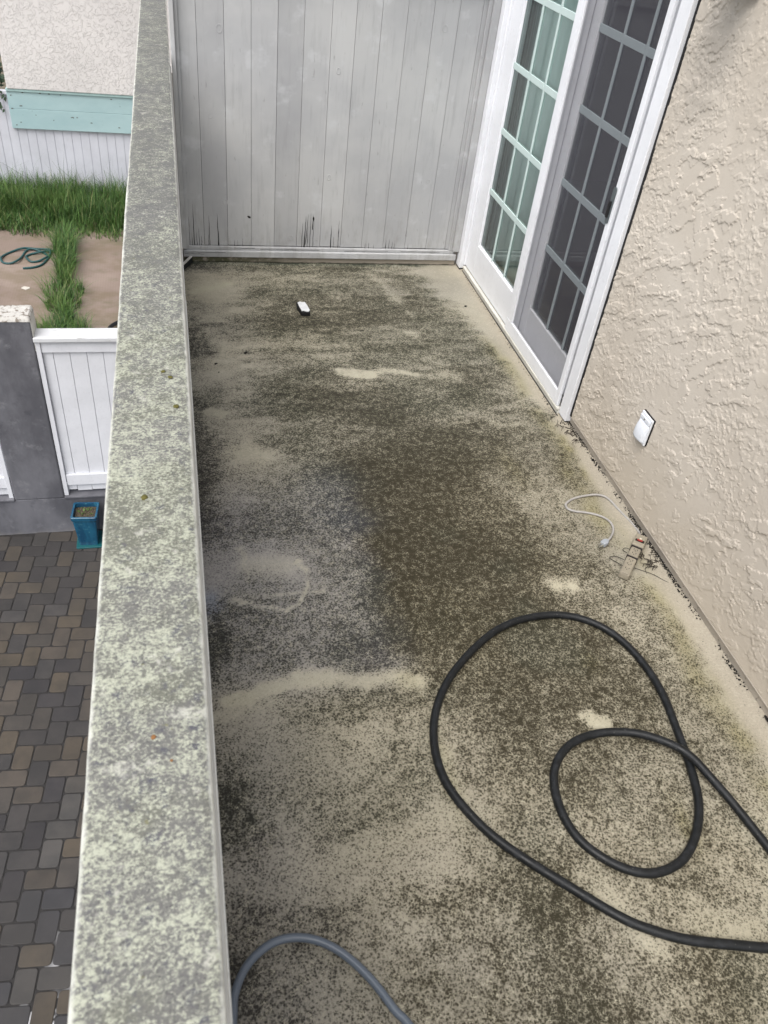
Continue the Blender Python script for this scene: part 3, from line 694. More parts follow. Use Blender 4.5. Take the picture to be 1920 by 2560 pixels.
# ================================================================ OUTLET COVER
oc = thing('outlet_cover', 'white weatherproof outlet cover with a bulging flip lid on the beige stucco wall', 'outlet cover', (1.714, 2.242, .305))
boxes('gasket', DARK, oc, [(1.709, 1.716, 2.1995, 2.2845, .3055, .4225)], .001)
boxes('plate', paint('outlet_plastic', (.70, .72, .76), .4, .04, .12), oc, [(1.7005, 1.709, 2.2005, 2.2835, .306, .4215)], .003)
nu, nv = 15, 15; bm = bmesh.new(); G = []
for i in range(nu):
    row = []
    for j in range(nv):
        u = -1 + 2 * i / (nu - 1); v = j / (nv - 1)
        p = .003 + .015 * (1 - v) ** .8 * (1 - .55 * abs(u) ** 2.2) + .005 * math.sin(v * math.pi)
        if i in (0, nu - 1) or j in (0, nv - 1): p = 0 if j != 0 else .002
        row.append(bm.verts.new((1.7005 - p, 2.242 + .0355 * u, .313 + .082 * v)))
    G.append(row)
for i in range(nu - 1):
    for j in range(nv - 1): bm.faces.new([G[i][j], G[i + 1][j], G[i + 1][j + 1], G[i][j + 1]]).smooth = True
bmesh.ops.recalc_face_normals(bm, faces=bm.faces)
LID = paint('lid_plastic', (.70, .73, .78), .35, .04, .08)
link('lid', mesh_bm(bm, 'lid'), LID, oc)
boxes('hinge', LID, oc, [(1.694, 1.7005, 2.208, 2.276, .3965, .412)], .002)
bm = bmesh.new(); yzprism(bm, stadium(2.242, .4045, .0035, .0036), 1.6925, 1.694)
link('screw', mesh_bm(bm, 'screw'), flat('screw_metal', (.16, .15, .14), .4), oc)

wf = thing('wall_fixture', 'dark fixture on the stucco at the top right edge, only its underside showing', 'wall fixture', (1.71, 2.54, 1.752))
BRZ = flat('dark_bronze', (.03, .026, .022), .5, .4)
boxes('back_plate', BRZ, wf, [(1.690, 1.716, 2.475, 2.605, 1.752, 1.96)], .006)
bm = bmesh.new(); prism(bm, rr_poly0(.10, .10, .02), 0, .17, 0, Matrix.Translation((1.588, 2.49, 1.775))); bevel(link('lantern', mesh_bm(bm, 'lantern'), BRZ, wf), .004)

# ================================================================ POWER STRIP
PS = Vector((1.602, 1.888, 0)); ang = -math.atan2(.659, .752)
ps = thing('power_strip', 'dirty beige power strip with red switch and looping grey cord by the wall foot', 'power strip', tuple(PS))
T4 = Matrix.Translation(PS + Vector((0, 0, .004))) @ Matrix.Rotation(ang, 4, 'Z')
BEIGE = paint('old_beige_plastic', (.27, .24, .185), .55, .14, .6, (.12, .10, .07), sc=25)
def psbox(name, mat, lst, bev, parent=ps):
    bm = bmesh.new()
    for b in lst: bx(bm, *b, 0, T4)
    return bevel(link(name, mesh_bm(bm, name), mat, parent), bev)
psbox('body', BEIGE, [(-.0195, .0195, -.126, -.020, 0, .030), (-.0195, .0195, -.0165, .046, 0, .030)], .006)
hd = psbox('head', BEIGE, [(-.0235, .0235, .049, .126, 0, .037)], .006)
psbox('rib', BEIGE, [(-.012, .012, -.1255, -.110, .028, .0325)], .002)
sw = psbox('switch_plate', flat('switch_black', (.012, .01, .01), .4), [(-.0175, .0175, .074, .088, .0365, .0385)], .001)
psbox('switch', flat('switch_red', (.28, .025, .02), .35, .5), [(-.010, .010, .0765, .0855, .0385, .0415)], .001, sw)
psbox('indicator', flat('indicator_cream', (.55, .50, .40), .4), [(-.0045, .0045, .092, .100, .0365, .0385)], .002)
for yv in (.030, .008, -.038, -.062, -.090):
    psbox('outlet', GAP, [(-.0075, -.0055, yv - .004, yv + .004, .0297, .0304), (.0055, .0075, yv - .004, yv + .004, .0297, .0304), (-.002, .002, yv - .0095, yv - .0065, .0297, .0304)], 0)
TIE = flat('tie_wire', (.035, .03, .028), .6)
psbox('tie', TIE, [(-.0215, .0215, -.0203, -.0162, 0, .0325)], .0008)
psbox('tie', TIE, [(-.0215, .0215, .0458, .0492, 0, .0335)], .0008)
bm = bmesh.new()
CORD = [(1.690, 2.000, .018), (1.702, 2.026, .010), (1.706, 2.053, .006), (1.701, 2.098, .005), (1.690, 2.145, .005), (1.681, 2.190, .005), (1.671, 2.234, .007), (1.653, 2.262, .008), (1.617, 2.273, .008), (1.563, 2.270, .006), (1.512, 2.257, .005), (1.475, 2.234, .005), (1.465, 2.216, .005), (1.469, 2.196, .005), (1.492, 2.181, .005), (1.527, 2.172, .005), (1.563, 2.158, .005), (1.593, 2.137, .006), (1.609, 2.107, .008), (1.609, 2.074, .009), (1.596, 2.043, .008), (1.572, 2.014, .008), (1.545, 1.991, .010)]
tube(bm, catmull(CORD, 6), .0046, 10)
link('cord', mesh_bm(bm, 'cord'), paint('cord_grey', (.33, .315, .30), .5, .1, .3, sc=20), ps)
bm = bmesh.new()
pv = Vector((-.045, -.026, 0)).normalized(); pn = Vector((-pv.y, pv.x, 0))
def orient(org): return Matrix(((pn.x, pv.x, 0, org[0]), (pn.y, pv.y, 0, org[1]), (0, 0, 1, org[2]), (0, 0, 0, 1)))
PM = orient((1.547, 1.992, .0))
prism(bm, [(-.006, 0), (.006, 0), (.0125, .012), (.0125, .030), (.008, .036), (-.008, .036), (-.0125, .030), (-.0125, .012)], .003, .021, 0, PM)
pl_ = bevel(link('plug', mesh_bm(bm, 'plug'), paint('plug_grey', (.29, .31, .335), .5, .1, .2, sc=20), ps), .003)
bm = bmesh.new()
for a, zc in ((-.006, .014), (.006, .014), (0, .007)):
    bx(bm, a - .0015, a + .0015, .036, .053, zc - .003, zc + .003, 0, PM)
link('prong', mesh_bm(bm, 'prong'), flat('prong_metal', (.25, .24, .2), .35), pl_)
bm = bmesh.new()
def wire(P, r=.0013): tube(bm, catmull(P, 6), r, 6)
wire([(1.566, 1.885, .012), (1.550, 1.905, .010), (1.530, 1.912, .006), (1.520, 1.905, .004), (1.535, 1.885, .004), (1.549, 1.858, .008)])
wire([(1.616, 1.935, .014), (1.602, 1.948, .010), (1.592, 1.942, .005), (1.600, 1.925, .008)])
wire([(1.592, 1.845, .005), (1.625, 1.825, .004), (1.655, 1.802, .004), (1.678, 1.775, .003), (1.694, 1.757, .003)], .0011)
link('wire_tail', mesh_bm(bm, 'wire_tail'), flat('tail_wire', (.04, .035, .03), .6), ps)

# dead twigs and grit along the wall foot
def twig_bm(specs):
    bm = bmesh.new()
    for P, r in specs: tube(bm, catmull(P, 4), r, 5, taper=lambda t: 1 - .6 * t)
    return bm
TW = flat('dry_twig_brown', (.045, .036, .028), .9)
rs = random.Random(3)
sp_ = []
for k in range(34):
    x0, y0_ = 1.665 + rs.uniform(-.02, .04), 1.885 + rs.uniform(-.045, .035); a = rs.uniform(0, 6.28); L = rs.uniform(.015, .04); c = rs.uniform(-.02, .02)
    sp_.append(([(x0, y0_, .003), (x0 + L * .5 * math.cos(a) + c, y0_ + L * .5 * math.sin(a), .008 + rs.uniform(0, .01)), (min(1.714, x0 + L * math.cos(a)), y0_ + L * math.sin(a), .004)], rs.uniform(.0008, .0022)))
o = link('dry_twigs', mesh_bm(twig_bm(sp_), 'dry_twigs'), TW); setorigin(o, (1.66, 1.88, 0)); tag(o, 'tangle of dark dry twigs tucked beside the beige power strip', 'twigs')
sp_ = []
for k in range(46):
    t_ = rs.random(); y0_ = 2.80 - .20 * t_; x0 = 1.716 - rs.uniform(0, .05) * (1 - t_ * .8); a = rs.uniform(0, 6.28); L = rs.uniform(.012, .05)
    sp_.append(([(x0, y0_, .004), (x0 + L * .5 * math.cos(a), y0_ + L * .5 * math.sin(a), .007 + rs.uniform(0, .012)), (min(1.719, x0 + L * math.cos(a)), min(2.795, y0_ + L * math.sin(a)), .005)], rs.uniform(.0008, .0024)))
for P in ([(1.64, 2.83, .004), (1.655, 2.85, .005), (1.675, 2.855, .004)], [(1.655, 2.79, .004), (1.668, 2.81, .006), (1.672, 2.83, .004)], [(1.65, 2.77, .004), (1.663, 2.79, .005)]):
    sp_.append((P, .0014))
o = link('dry_twigs', mesh_bm(twig_bm(sp_), 'dry_twigs'), TW); setorigin(o, (1.70, 2.72, 0)); tag(o, 'dark dry twigs packed under the end of the white door casing', 'twigs')
# grit
bm = bmesh.new()
def chip(x, y, z, s):
    mm = Matrix.Translation((x, y, z)) @ Matrix.Rotation(rs.uniform(0, 6.28), 4, 'Z') @ Matrix.Rotation(rs.uniform(-.5, .5), 4, 'X') @ Matrix.Diagonal((s * rs.uniform(.6, 1.6), s * rs.uniform(.5, 1), s * rs.uniform(.3, .7), 1))
    n = rs.choice((4, 5, 6)); pts = [(math.cos(6.28 * k / n) * rs.uniform(.6, 1), math.sin(6.28 * k / n) * rs.uniform(.6, 1)) for k in range(n)]
    prism(bm, pts, -.5, .5, 0, mm)
Yc = np.linspace(.8, 2.8, 700)
dn = fbm(Yc * 9, Yc * 0, 4, 120)
for y, dd in zip(Yc, dn):
    wgt = .5 + .5 * (1.72 < y < 2.15) + .5 * (y > 2.5)
    for _ in range(3):
        if rs.random() < (dd - .30) * 3.2 * wgt:
            chip(XW - rs.random() ** 2 * .016 - .001, y + rs.uniform(-.004, .004), .011 - rs.random() * .002, rs.uniform(.0012, .0042))
for k in range(5): chip(1.714, 1.115 + k * .008, .014, .008)
for _ in range(60):
    chip(XW - rs.uniform(.01, .09), rs.uniform(1.0, 2.75), .006, rs.uniform(.0008, .0018))
for _ in range(110):
    chip(1.680 - rs.random() ** 2 * .014, rs.uniform(2.86, 4.46), .003, rs.uniform(.001, .0035))
for _ in range(60):
    chip(XW, rs.uniform(1.6, 2.75), .012 + rs.random() * .028, rs.uniform(.0008, .0018))
o = link('grit', mesh_bm(bm, 'grit'), GAP); struct(o, 'stuff'); o['label'] = 'black grit and crumbs lying along the foot of the stucco wall'
# four single dark crumbs on the deck
for (x, y, s, lb) in [(.278, 3.486, .009, 'black crumb nearer the middle of the two dark crumbs left of the deck'), (.127, 3.384, .010, 'largest black crumb on the pale deck beside the parapet'), (.138, 3.309, .004, 'tiny black crumb just in front of the largest crumb'), (1.564, 3.98, .009, 'black crumb on the pale border in front of the fixed door panel')]:
    bm = bmesh.new(); chip(x, y, s * .3, s); chip(x + s * .7, y + s * .4, s * .25, s * .6)
    o = link('crumb', mesh_bm(bm, 'crumb'), GAP); setorigin(o, (x, y, 0)); tag(o, lb, 'crumb', 'black crumbs on the deck')

# ================================================================ SMALL THINGS ON THE DECK
sb = thing('broken_block', 'small black block with chipped white top lying on the stained deck', 'block', (.622, 3.92, 0))
bm = bmesh.new()
P = [(.592, 3.984), (.590, 3.945), (.603, 3.868), (.650, 3.862), (.655, 3.885), (.640, 3.985)]
prism(bm, P[::-1] if False else P, .002, .024)
bmesh.ops.recalc_face_normals(bm, faces=bm.faces)
bevel(link('base', mesh_bm(bm, 'base'), DARK, sb), .003)
bm = bmesh.new()
P = [(.597, 3.972), (.599, 3.940), (.607, 3.875), (.617, 3.878), (.632, 3.866), (.645, 3.870), (.651, 3.884), (.646, 3.93), (.637, 3.978), (.622, 3.974), (.612, 3.982)]
prism(bm, P, .0245, .029); bmesh.ops.recalc_face_normals(bm, faces=bm.faces)
bevel(link('top', mesh_bm(bm, 'top'), paint('chipped_white', (.62, .63, .64), .6, .1, .3, sc=30), sb), .001)
cp = thing('corner_strip', 'short black strip with worn white top lying in the corner by the parapet', 'strip', (.03, 4.47, 0))
a = Vector((-.004, 4.385, 0)); b = Vector((.060, 4.528, 0)); dv = (b - a).normalized(); nv_ = Vector((-dv.y, dv.x, 0)); L = (b - a).length
CM = Matrix(((dv.x, nv_.x, 0, a.x), (dv.y, nv_.y, 0, a.y), (0, 0, 1, 0), (0, 0, 0, 1)))
bm = bmesh.new(); bx(bm, 0, L, -.002, .012, .002, .034, 0, CM); bevel(link('body', mesh_bm(bm, 'body'), DARK, cp), .002)
bm = bmesh.new(); bx(bm, 0.002, L - .002, -.003, .013, .0345, .040, 0, CM); bevel(link('worn_top', mesh_bm(bm, 'worn_top'), paint('worn_white', (.5, .48, .45), .6, .15, .5, sc=40), cp), .002)

# ================================================================ HOSES
m = Mat('black_rubber', .48, .3)
sp2 = m.noise(40, 4, .65)
k = m.mix(m.remap(sp2, .45, .7), (.007, .008, .009), (.015, .0165, .019)); k = m.mix(m.math('MULTIPLY', m.remap(m.noise(160, 2), .66, .75), .5), k, (.10, .095, .085))
m.color(k); m.put(m.b.inputs['Roughness'], m.remap(sp2, .3, .7, .38, .62)); m.bump(m.noise(190, 3), .15, .001)
H1 = [(1.62, .50, .013), (1.50, .503, .013), (1.40, .511, .013), (1.314, .526, .013), (1.227, .549, .013), (1.119, .579, .013), (1.045, .613, .013), (.974, .657, .013), (.865, .759, .013), (.761, .861, .013), (.687, .957, .013), (.63, 1.092, .013), (.636, 1.236, .013), (.694, 1.371, .013), (.803, 1.495, .013), (.973, 1.616, .013), (1.141, 1.651, .013), (1.264, 1.627, .013), (1.356, 1.55, .013), (1.406, 1.427, .013), (1.417, 1.29, .013), (1.399, 1.167, .013), (1.378, 1.045, .013), (1.345, .927, .013), (1.293, .842, .013), (1.223, .777, .013), (1.148, .75, .013), (1.078, .754, .013), (1.007, .794, .013), (.944, .872, .013), (.929, .978, .013), (.958, 1.078, .013), (1.033, 1.148, .013), (1.13, 1.173, .014), (1.224, 1.160, .022), (1.296, 1.122, .034), (1.368, 1.058, .039), (1.403, .975, .032), (1.437, .893, .018), (1.468, .762, .013), (1.50, .60, .013), (1.54, .45, .013), (1.58, .2, .013), (1.6, -.2, .013)]
bm = bmesh.new(); tube(bm, smooth_path(catmull(H1, 8), 6), .0124, 18)
o = link('black_hose', mesh_bm(bm, 'black_hose'), m.m); setorigin(o, (1.1, 1.1, 0)); tag(o, 'thick black rubber hose lying in two loops on the stained deck', 'hose')
H2 = [(.03, .30, .013), (.012, .48, .013), (.010, .58, .014), (.014, .62, .016), (.020, .655, .019), (.044, .698, .023), (.08, .728, .026), (.12, .744, .028), (.164, .745, .028), (.21, .733, .026), (.254, .707, .023), (.289, .675, .019), (.321, .636, .016), (.345, .598, .014), (.367, .558, .012), (.388, .531, .012), (.42, .46, .012), (.45, .33, .012), (.46, .1, .012)]
bm = bmesh.new(); tube(bm, smooth_path(catmull(H2, 8), 5), .0098, 18)
o = link('grey_hose', mesh_bm(bm, 'grey_hose'), flat('blue_grey_vinyl', (.095, .115, .145), .35, .45, .08)); setorigin(o, (.2, .6, 0)); tag(o, 'blue-grey hose arching over the deck at the near end beside the parapet', 'hose')

# ================================================================ COURTYARD
ZG = -3.0
def sheet(name, x0, x1, y0, y1, z, mat):
    bm = bmesh.new(); bm.faces.new([bm.verts.new(q) for q in ((x0, y0, z), (x1, y0, z), (x1, y1, z), (x0, y1, z))])
    return struct(link(name, mesh_bm(bm, name), mat))
g = Mat('earth', .95); g.color(g.mix(g.noise(.6, 5), (.10, .085, .06), (.16, .14, .10)))
sheet('ground', -150, 150, -150, 150, ZG - .03, g.m)
# joint sand under the pavers, with pale salts near the balcony
m = Mat('joint_sand', .95)
X, Y, Z = m.sep()
sal = m.math('MULTIPLY', m.remap(m.math('SUBTRACT', Y, m.math('MULTIPLY', m.noise(3.2, 3), 1.6)), 1.30, .8), m.remap(m.noise(9, 3), .50, .58))
m.color(m.mix(sal, m.mix(m.noise(30, 3), (.016, .015, .015), (.04, .038, .037)), (.45, .45, .46)))
sheet('paver_bed', -3.4, .4, -.6, 5.66, ZG - .004, m.m)
# herringbone of rounded pavers, one tint per paver
PW, PL, gp = .125, .186, .0042
th = R(-5.8); cs, sn = math.cos(th), math.sin(th)
ox, oy = -1.316, 3.888
def rr_poly(w_, h_, r, n=3):
    P = []
    for (cx_, cy_, a0) in ((w_ - r, h_ - r, 0), (r, h_ - r, 90), (r, r, 180), (w_ - r, r, 270)):
        for k in range(n + 1):
            a = R(a0 + 90 * k / n); P.append((cx_ + r * math.cos(a), cy_ + r * math.sin(a)))
    return P
bm = bmesh.new()
tint_l = bm.faces.layers.float_color.new('tint')
PAL_F = [(.112, .096, .082), (.098, .088, .080), (.075, .070, .070), (.085, .08, .08), (.125, .104, .082), (.062, .058, .062), (.135, .112, .086)]
PAL_N = [(.118, .112, .108), (.098, .096, .10), (.082, .081, .088), (.125, .115, .106), (.108, .103, .10), (.076, .075, .084)]
pc = random.Random(5)
def paver(lx, ly, w_, h_):
    cxw = ox + (lx + w_ / 2) * cs - (ly + h_ / 2) * sn; cyw = oy + (lx + w_ / 2) * sn + (ly + h_ / 2) * cs
    if not (-3.3 < cxw < .3 and -.5 < cyw < 5.58): return
    P = rr_poly(w_ - 2 * gp, h_ - 2 * gp, .019)
    dz = pc.uniform(-.0015, .0015)
    c = pc.choice(PAL_F if pc.random() < (cyw - 1.4) / 1.8 else PAL_N); fc = .47 * pc.uniform(.85, 1.15); c = tuple(q * fc for q in c)
    rings = []
    for ins, z in ((0, -.012), (0, -.002), (.002, 0.0008), (.005, .002)):
        ring = []
        for px, py in P:
            qx = px + (ins if px < (w_ - 2 * gp) / 2 else -ins); qy = py + (ins if py < (h_ - 2 * gp) / 2 else -ins)
            X_, Y_ = lx + gp + qx, ly + gp + qy
            ring.append(bm.verts.new((ox + X_ * cs - Y_ * sn, oy + X_ * sn + Y_ * cs, ZG + z + dz)))
        rings.append(ring)
    n = len(P)
    for a, b in zip(rings[:-1], rings[1:]):
        for k in range(n):
            f = bm.faces.new([a[k], a[(k + 1) % n], b[(k + 1) % n], b[k]]); f[tint_l] = (*c, 1); f.smooth = True
    f = bm.faces.new(rings[-1]); f[tint_l] = (*c, 1)
for a in range(-40, 41):
    for b in range(-30, 31):
        lx = a * PW + b * PL; ly = -a * PW + b * PL
        if abs(lx) > 5 or abs(ly) > 6: continue
        paver(lx, ly, PL, PW)
        paver(lx + PL, ly, PW, PL)
m = Mat('concrete_paver', .85, .2)
tn = m.attr('tint').outputs['Color']
k = m.mix(m.remap(m.noise(5, 4, .6), .35, .65), tn, m.mix(1.0, tn, (1.35, 1.31, 1.27), 'MULTIPLY'))
k = m.mix(m.math('MULTIPLY', m.noise(260, 2), .35), k, (.05, .05, .05))
k = m.mix(m.math('MULTIPLY', m.remap(m.noise(1.1, 4), .42, .62), .45), k, (.045, .042, .04))
m.color(k); m.bump(m.noise(300, 3), .3, .002)
struct(link('paving', mesh_bm(bm, 'paving'), m.m))

# grey rendered wall that carries the white panels
m = Mat('grey_render', .85, .2)
Xp, Yp, Zp = m.sep()
vsm = m.scalev(m.pos, (1, 1, .5))
k = m.mix(m.remap(m.noise(3.5, 5, .65, vsm), .3, .7), (.088, .088, .100), (.155, .155, .172))
k = m.mix(m.math('MULTIPLY', m.remap(m.noise(6, 5, .7), .56, .76), .55), k, (.26, .26, .275))
k = m.mix(m.math('MULTIPLY', m.remap(m.math('ADD', Zp, m.math('MULTIPLY', m.noise(8, 4), .14)), -2.88, -2.98), .55), k, (.26, .25, .24))
k = m.mix(m.math('MULTIPLY', m.remap(m.noise(9, 4, .6), .6, .72), .3), k, (.045, .045, .055))
m.color(k); m.bump(m.noise(40, 4), .2, .003)
gw = thing('garden_wall', 'dark grey rendered garden wall with a tall pillar between two white board panels', 'wall', (-1.3, 5.7, ZG))
boxes('pillar', m.m, gw, [(-1.495, -1.098, 5.630, 5.83, -2.62, -.950)], .012)
boxes('base', m.m, gw, [(-4.5, .2, 5.632, 5.83, ZG - .02, -2.6205)], .006)
boxes('sill', m.m, gw, [(-1.0975, .2, 5.615, 5.76, -2.62, -2.598), (-4.5, -1.4955, 5.615, 5.76, -2.62, -2.598)], .006)
# rough pale pillar top
m2 = Mat('crumbled_coping', .9)
cn = m2.noise(26, 4, .65)
m2.color(m2.mix(m2.remap(cn, .5, .62), (.46, .445, .42), (.19, .165, .14))); m2.bump(cn, .9, .012)
V = []; nx2, ny2 = 40, 24
for i in range(nx2):
    for j in range(ny2):
        x = -1.499 + .405 * i / (nx2 - 1); y = 5.626 + .208 * j / (ny2 - 1)
        ed = min(i, nx2 - 1 - i, j, ny2 - 1 - j)
        z = -.949 + (.022 if ed > 0 else -.004) + (0 if ed == 0 else .012 * float(fbm(np.array([x * 30.]), np.array([y * 30.]), 3, 130)[0]))
        V.append((x, y, z))
link('coping', grid_mesh('coping', np.array(V), nx2, ny2), m2.m, gw, True)
boxes('painted_side', paint('pillar_white_side', (.60, .59, .55), .7, .1, .4, sc=15), gw, [(-1.0975, -1.094, 5.64, 5.83, -1.2, -.955)], 0)

OLDW = paint('weathered_white_rail', (.60, .61, .63), .6, .12, .85, (.24, .23, .22), sc=5, streak=(.25, 1.6, 1))
def white_panel(name, label, x0, x1, jx, sd):
    w_ = thing(name, label, 'panel', ((x0 + x1) / 2, 5.66, -2.6), 'white board panels in the grey garden wall')
    rr = random.Random(sd)
    bm = bmesh.new(); x = x0 + .036; i = 0
    edges = [x] + [q for q in jx if x0 < q < x1] + [x1]
    for a, b in zip(edges[:-1], edges[1:]):
        d_ = rr.uniform(-.001, .001)
        bx(bm, a + .0016, b - .0016, 5.668 + d_, 5.686 + d_, -2.565 + rr.uniform(-.012, .012), -1.21)
        bx(bm, a - .006, a + .006, 5.680, 5.6855, -2.55, -1.21)
    bevel(link('boards', mesh_bm(bm, 'boards'), WHITE2, w_), .002)
    boxes('cap', OLDW, w_, [(x0 - .005, x1, 5.625, 5.785, -1.122, -1.085)], .006)
    boxes('top_rail', WHITE2, w_, [(x0 + .036, x1, 5.650, 5.667, -1.218, -1.1225)], .002)
    boxes('bottom_rail', WHITE2, w_, [(x0 + .036, x1, 5.648, 5.667, -2.495, -2.385)], .003)
    boxes('side_trim', WHITE2, w_, [(x0, x0 + .034, 5.640, 5.69, -2.597, -1.1225)], .002)
    return w_
white_panel('board_panel', 'white board panel with weathered cap rail between grey pillar and parapet', -1.095, .1, [-.985, -.866, -.745, -.625, -.505, -.385, -.265, -.145, -.025], 1)
w2 = white_panel('board_panel', 'white board panel left of the dark grey pillar, cut by the photo edge', -2.80, -1.499, [-2.7, -2.58, -2.46, -2.34, -2.22, -2.10, -1.98, -1.86, -1.74, -1.62], 2)
boxes('side_trim', WHITE2, w2, [(-1.536, -1.502, 5.638, 5.647, -2.597, -1.1225)], .002)

# planter
pt = thing('plant_pot', 'square tapered blue glazed pot with soil and a small weed on a teal saucer', 'pot', (-.93, 5.49, ZG))
m = Mat('blue_glaze', .22, .6)
k = m.mix(m.remap(m.noise(14, 4, .6, m.scalev(m.pos, (1, 1, .25))), .35, .65), (.008, .050, .105), (.014, .095, .165))
k = m.mix(m.math('MULTIPLY', m.remap(m.noise(30, 4), .58, .7), .5), k, (.06, .19, .23))
m.color(k); GLZ = m.m
bm = bmesh.new()
pz = [(ZG + .018, .078, 0), (ZG + .30, .097, 0), (ZG + .318, .105, 0), (ZG + .352, .107, 0), (ZG + .356, .103, 0), (ZG + .354, .090, 0), (ZG + .30, .086, 0)]
rings = []
for z, hsz, _ in pz:
    P = rr_poly(2 * hsz, 2 * hsz, .016, 4)
    ring = []
    for x, y in P:
        a = R(-4); X_, Y_ = x - hsz, y - hsz
        ring.append(bm.verts.new((-.928 + X_ * math.cos(a) - Y_ * math.sin(a), 5.487 + X_ * math.sin(a) + Y_ * math.cos(a), z)))
    rings.append(ring)
for a_, b_ in zip(rings[:-1], rings[1:]):
    n = len(a_)
    for k_ in range(n): bm.faces.new([a_[k_], a_[(k_ + 1) % n], b_[(k_ + 1) % n], b_[k_]])
bm.faces.new(rings[0][::-1])
link('body', mesh_bm(bm, 'body'), GLZ, pt)
bm = bmesh.new()
P = [(x - .084 - .928, y - .084 + 5.487) for x, y in rr_poly(.168, .168, .012)]
prism(bm, P, ZG + .29, ZG + .318)
s_ = Mat('potting_soil', .95); s_.color(s_.mix(s_.remap(s_.noise(170, 2), .45, .6), (.018, .014, .010), (.16, .13, .09))); s_.bump(s_.noise(150, 3), 1, .01)
link('soil', mesh_bm(bm, 'soil'), s_.m, pt)
bm = bmesh.new(); P = [(x - .108 - .928, y - .108 + 5.487) for x, y in rr_poly(.216, .216, .015)]
prism(bm, P, ZG + .003, ZG + .0175); bevel(link('saucer', mesh_bm(bm, 'saucer'), flat('teal_saucer', (.01, .085, .095), .3, .5), pt), .003)
LEAF = Mat('weed_leaf', .6, .3); LEAF.color(LEAF.mix(LEAF.noise(40, 2), (.035, .075, .015), (.10, .17, .035)))
def leaf(bm, p, d_, n_, L, W):
    p = Vector(p); d_ = Vector(d_).normalized(); s = d_.cross(Vector(n_)); s.normalize()
    a = [bm.verts.new(p), bm.verts.new(p + d_ * L * .4 + s * W), bm.verts.new(p + d_ * L), bm.verts.new(p + d_ * L * .4 - s * W)]
    bm.faces.new(a)
bm = bmesh.new()
for k_ in range(20):
    a = rs.uniform(0, 6.28); r_ = rs.uniform(0, .07)
    leaf(bm, (-.945 + r_ * math.cos(a), 5.50 + r_ * math.sin(a), ZG + .318), (math.cos(a), math.sin(a), rs.uniform(.1, 1.2)), (rs.uniform(-.3, .3), rs.uniform(-.3, .3), 1), rs.uniform(.015, .045), rs.uniform(.004, .010))
link('weed', mesh_bm(bm, 'weed'), LEAF.m, pt)

# neighbour's patio
m = Mat('pink_concrete', .88, .2)
X, Y, Z = m.sep()
k = m.mix(m.remap(m.noise(.9, 5, .6), .35, .65), (.195, .150, .125), (.25, .198, .168))
k = m.mix(m.math('MULTIPLY', m.remap(m.noise(1.3, 5, .65, m.scalev(m.pos, (1, 1.4, 1))), .44, .62), .6), k, (.145, .115, .075))
k = m.mix(m.math('MULTIPLY', m.remap(m.noise(2.2, 5, .7, m.scalev(m.pos, (.6, 1, 1))), .50, .66), .5), k, (.115, .11, .065))
br = m.math('SINE', m.math('MULTIPLY', X, 190.0))
k = m.mix(m.math('MULTIPLY', m.remap(br, .2, 1), .08), k, (.10, .08, .06))
m.color(k); m.bump(m.noise(30, 4), .2, .004)
sheet('patio', -6, 1.0, 5.86, 13.7, ZG, m.m)

# grass
def blades(name, pts, hts, seed, mat, spread=.55, width=.006):
    r = np.random.default_rng(seed); n = len(pts)
    az = r.uniform(0, 2 * np.pi, n); lean = r.uniform(.05, spread, n)
    L = hts; W = width * r.uniform(.6, 1.5, n)
    dx, dy = np.cos(az), np.sin(az); sx, sy = -dy, dx
    V = []; lv = [0, .35, .7, 1.0]
    for t in lv:
        off = lean * L * t ** 1.8; z = L * t * (1 - .28 * lean * t)
        wv = W * (1 - t) ** .7 if t < 1 else W * 0
        c = np.stack([pts[:, 0] + dx * off, pts[:, 1] + dy * off, pts[:, 2] + z], 1)
        if t < 1:
            V.append(c + np.stack([sx * wv, sy * wv, 0 * wv], 1)); V.append(c - np.stack([sx * wv, sy * wv, 0 * wv], 1))
        else: V.append(c); V.append(c + np.stack([sx * 3e-4, sy * 3e-4, 0 * sx], 1))
    V = np.stack(V, 1); nv2 = V.shape[1]
    base_ = np.arange(n) * nv2; F = []
    for k_ in range(3):
        a = 2 * k_; F.append(np.stack([base_ + a, base_ + a + 1, base_ + a + 3, base_ + a + 2], 1))
    F = np.concatenate(F)
    me = raw_mesh(bpy.data.meshes.new(name), V.reshape(-1, 3), F)
    tv = np.repeat(r.random(n), nv2); pattr(me, 'rnd', tv); pattr(me, 'hgt', np.tile(np.repeat(np.array(lv), 2), n))
    o = link(name, me, mat, None, True); struct(o, 'stuff'); return o
m = Mat('grass_blade', .55, .3)
rn = m.attr('rnd').outputs['Fac']; hg = m.attr('hgt').outputs['Fac']
k = m.mix(rn, (.022, .060, .018), (.095, .185, .036))
k = m.mix(m.math('MULTIPLY', m.remap(rn, .90, .96), .8), k, (.24, .22, .11))
k = m.mix(m.math('MULTIPLY', m.remap(m.noise(1.6, 3), .45, .65), .5), k, (.10, .165, .035))
m.color(k); m.b.inputs['Subsurface Weight'].default_value = 0
GR = m.m
n = 26000
px = RNG.uniform(-4.2, .6, n); py = 12.05 + 1.6 * RNG.random(n) ** .8
edge_w = .35 * (fbm(px * 3, px * 0, 3, 140) - .5)
py = py + edge_w; cl = fbm(px * 4, py * 4, 3, 141)
keep = (RNG.random(n) < .3 + 2.0 * (py - 12.05 - edge_w)) & (cl > .30) & (py < 13.68); px, py, cl = px[keep], py[keep], cl[keep]
ht = (.12 + .30 * sstep(12.1, 13.2, py)) * (.55 + 1.0 * cl) * RNG.uniform(.6, 1.25, len(px)); ht = ht * np.where(RNG.random(len(px)) < .04, 1.6, 1)
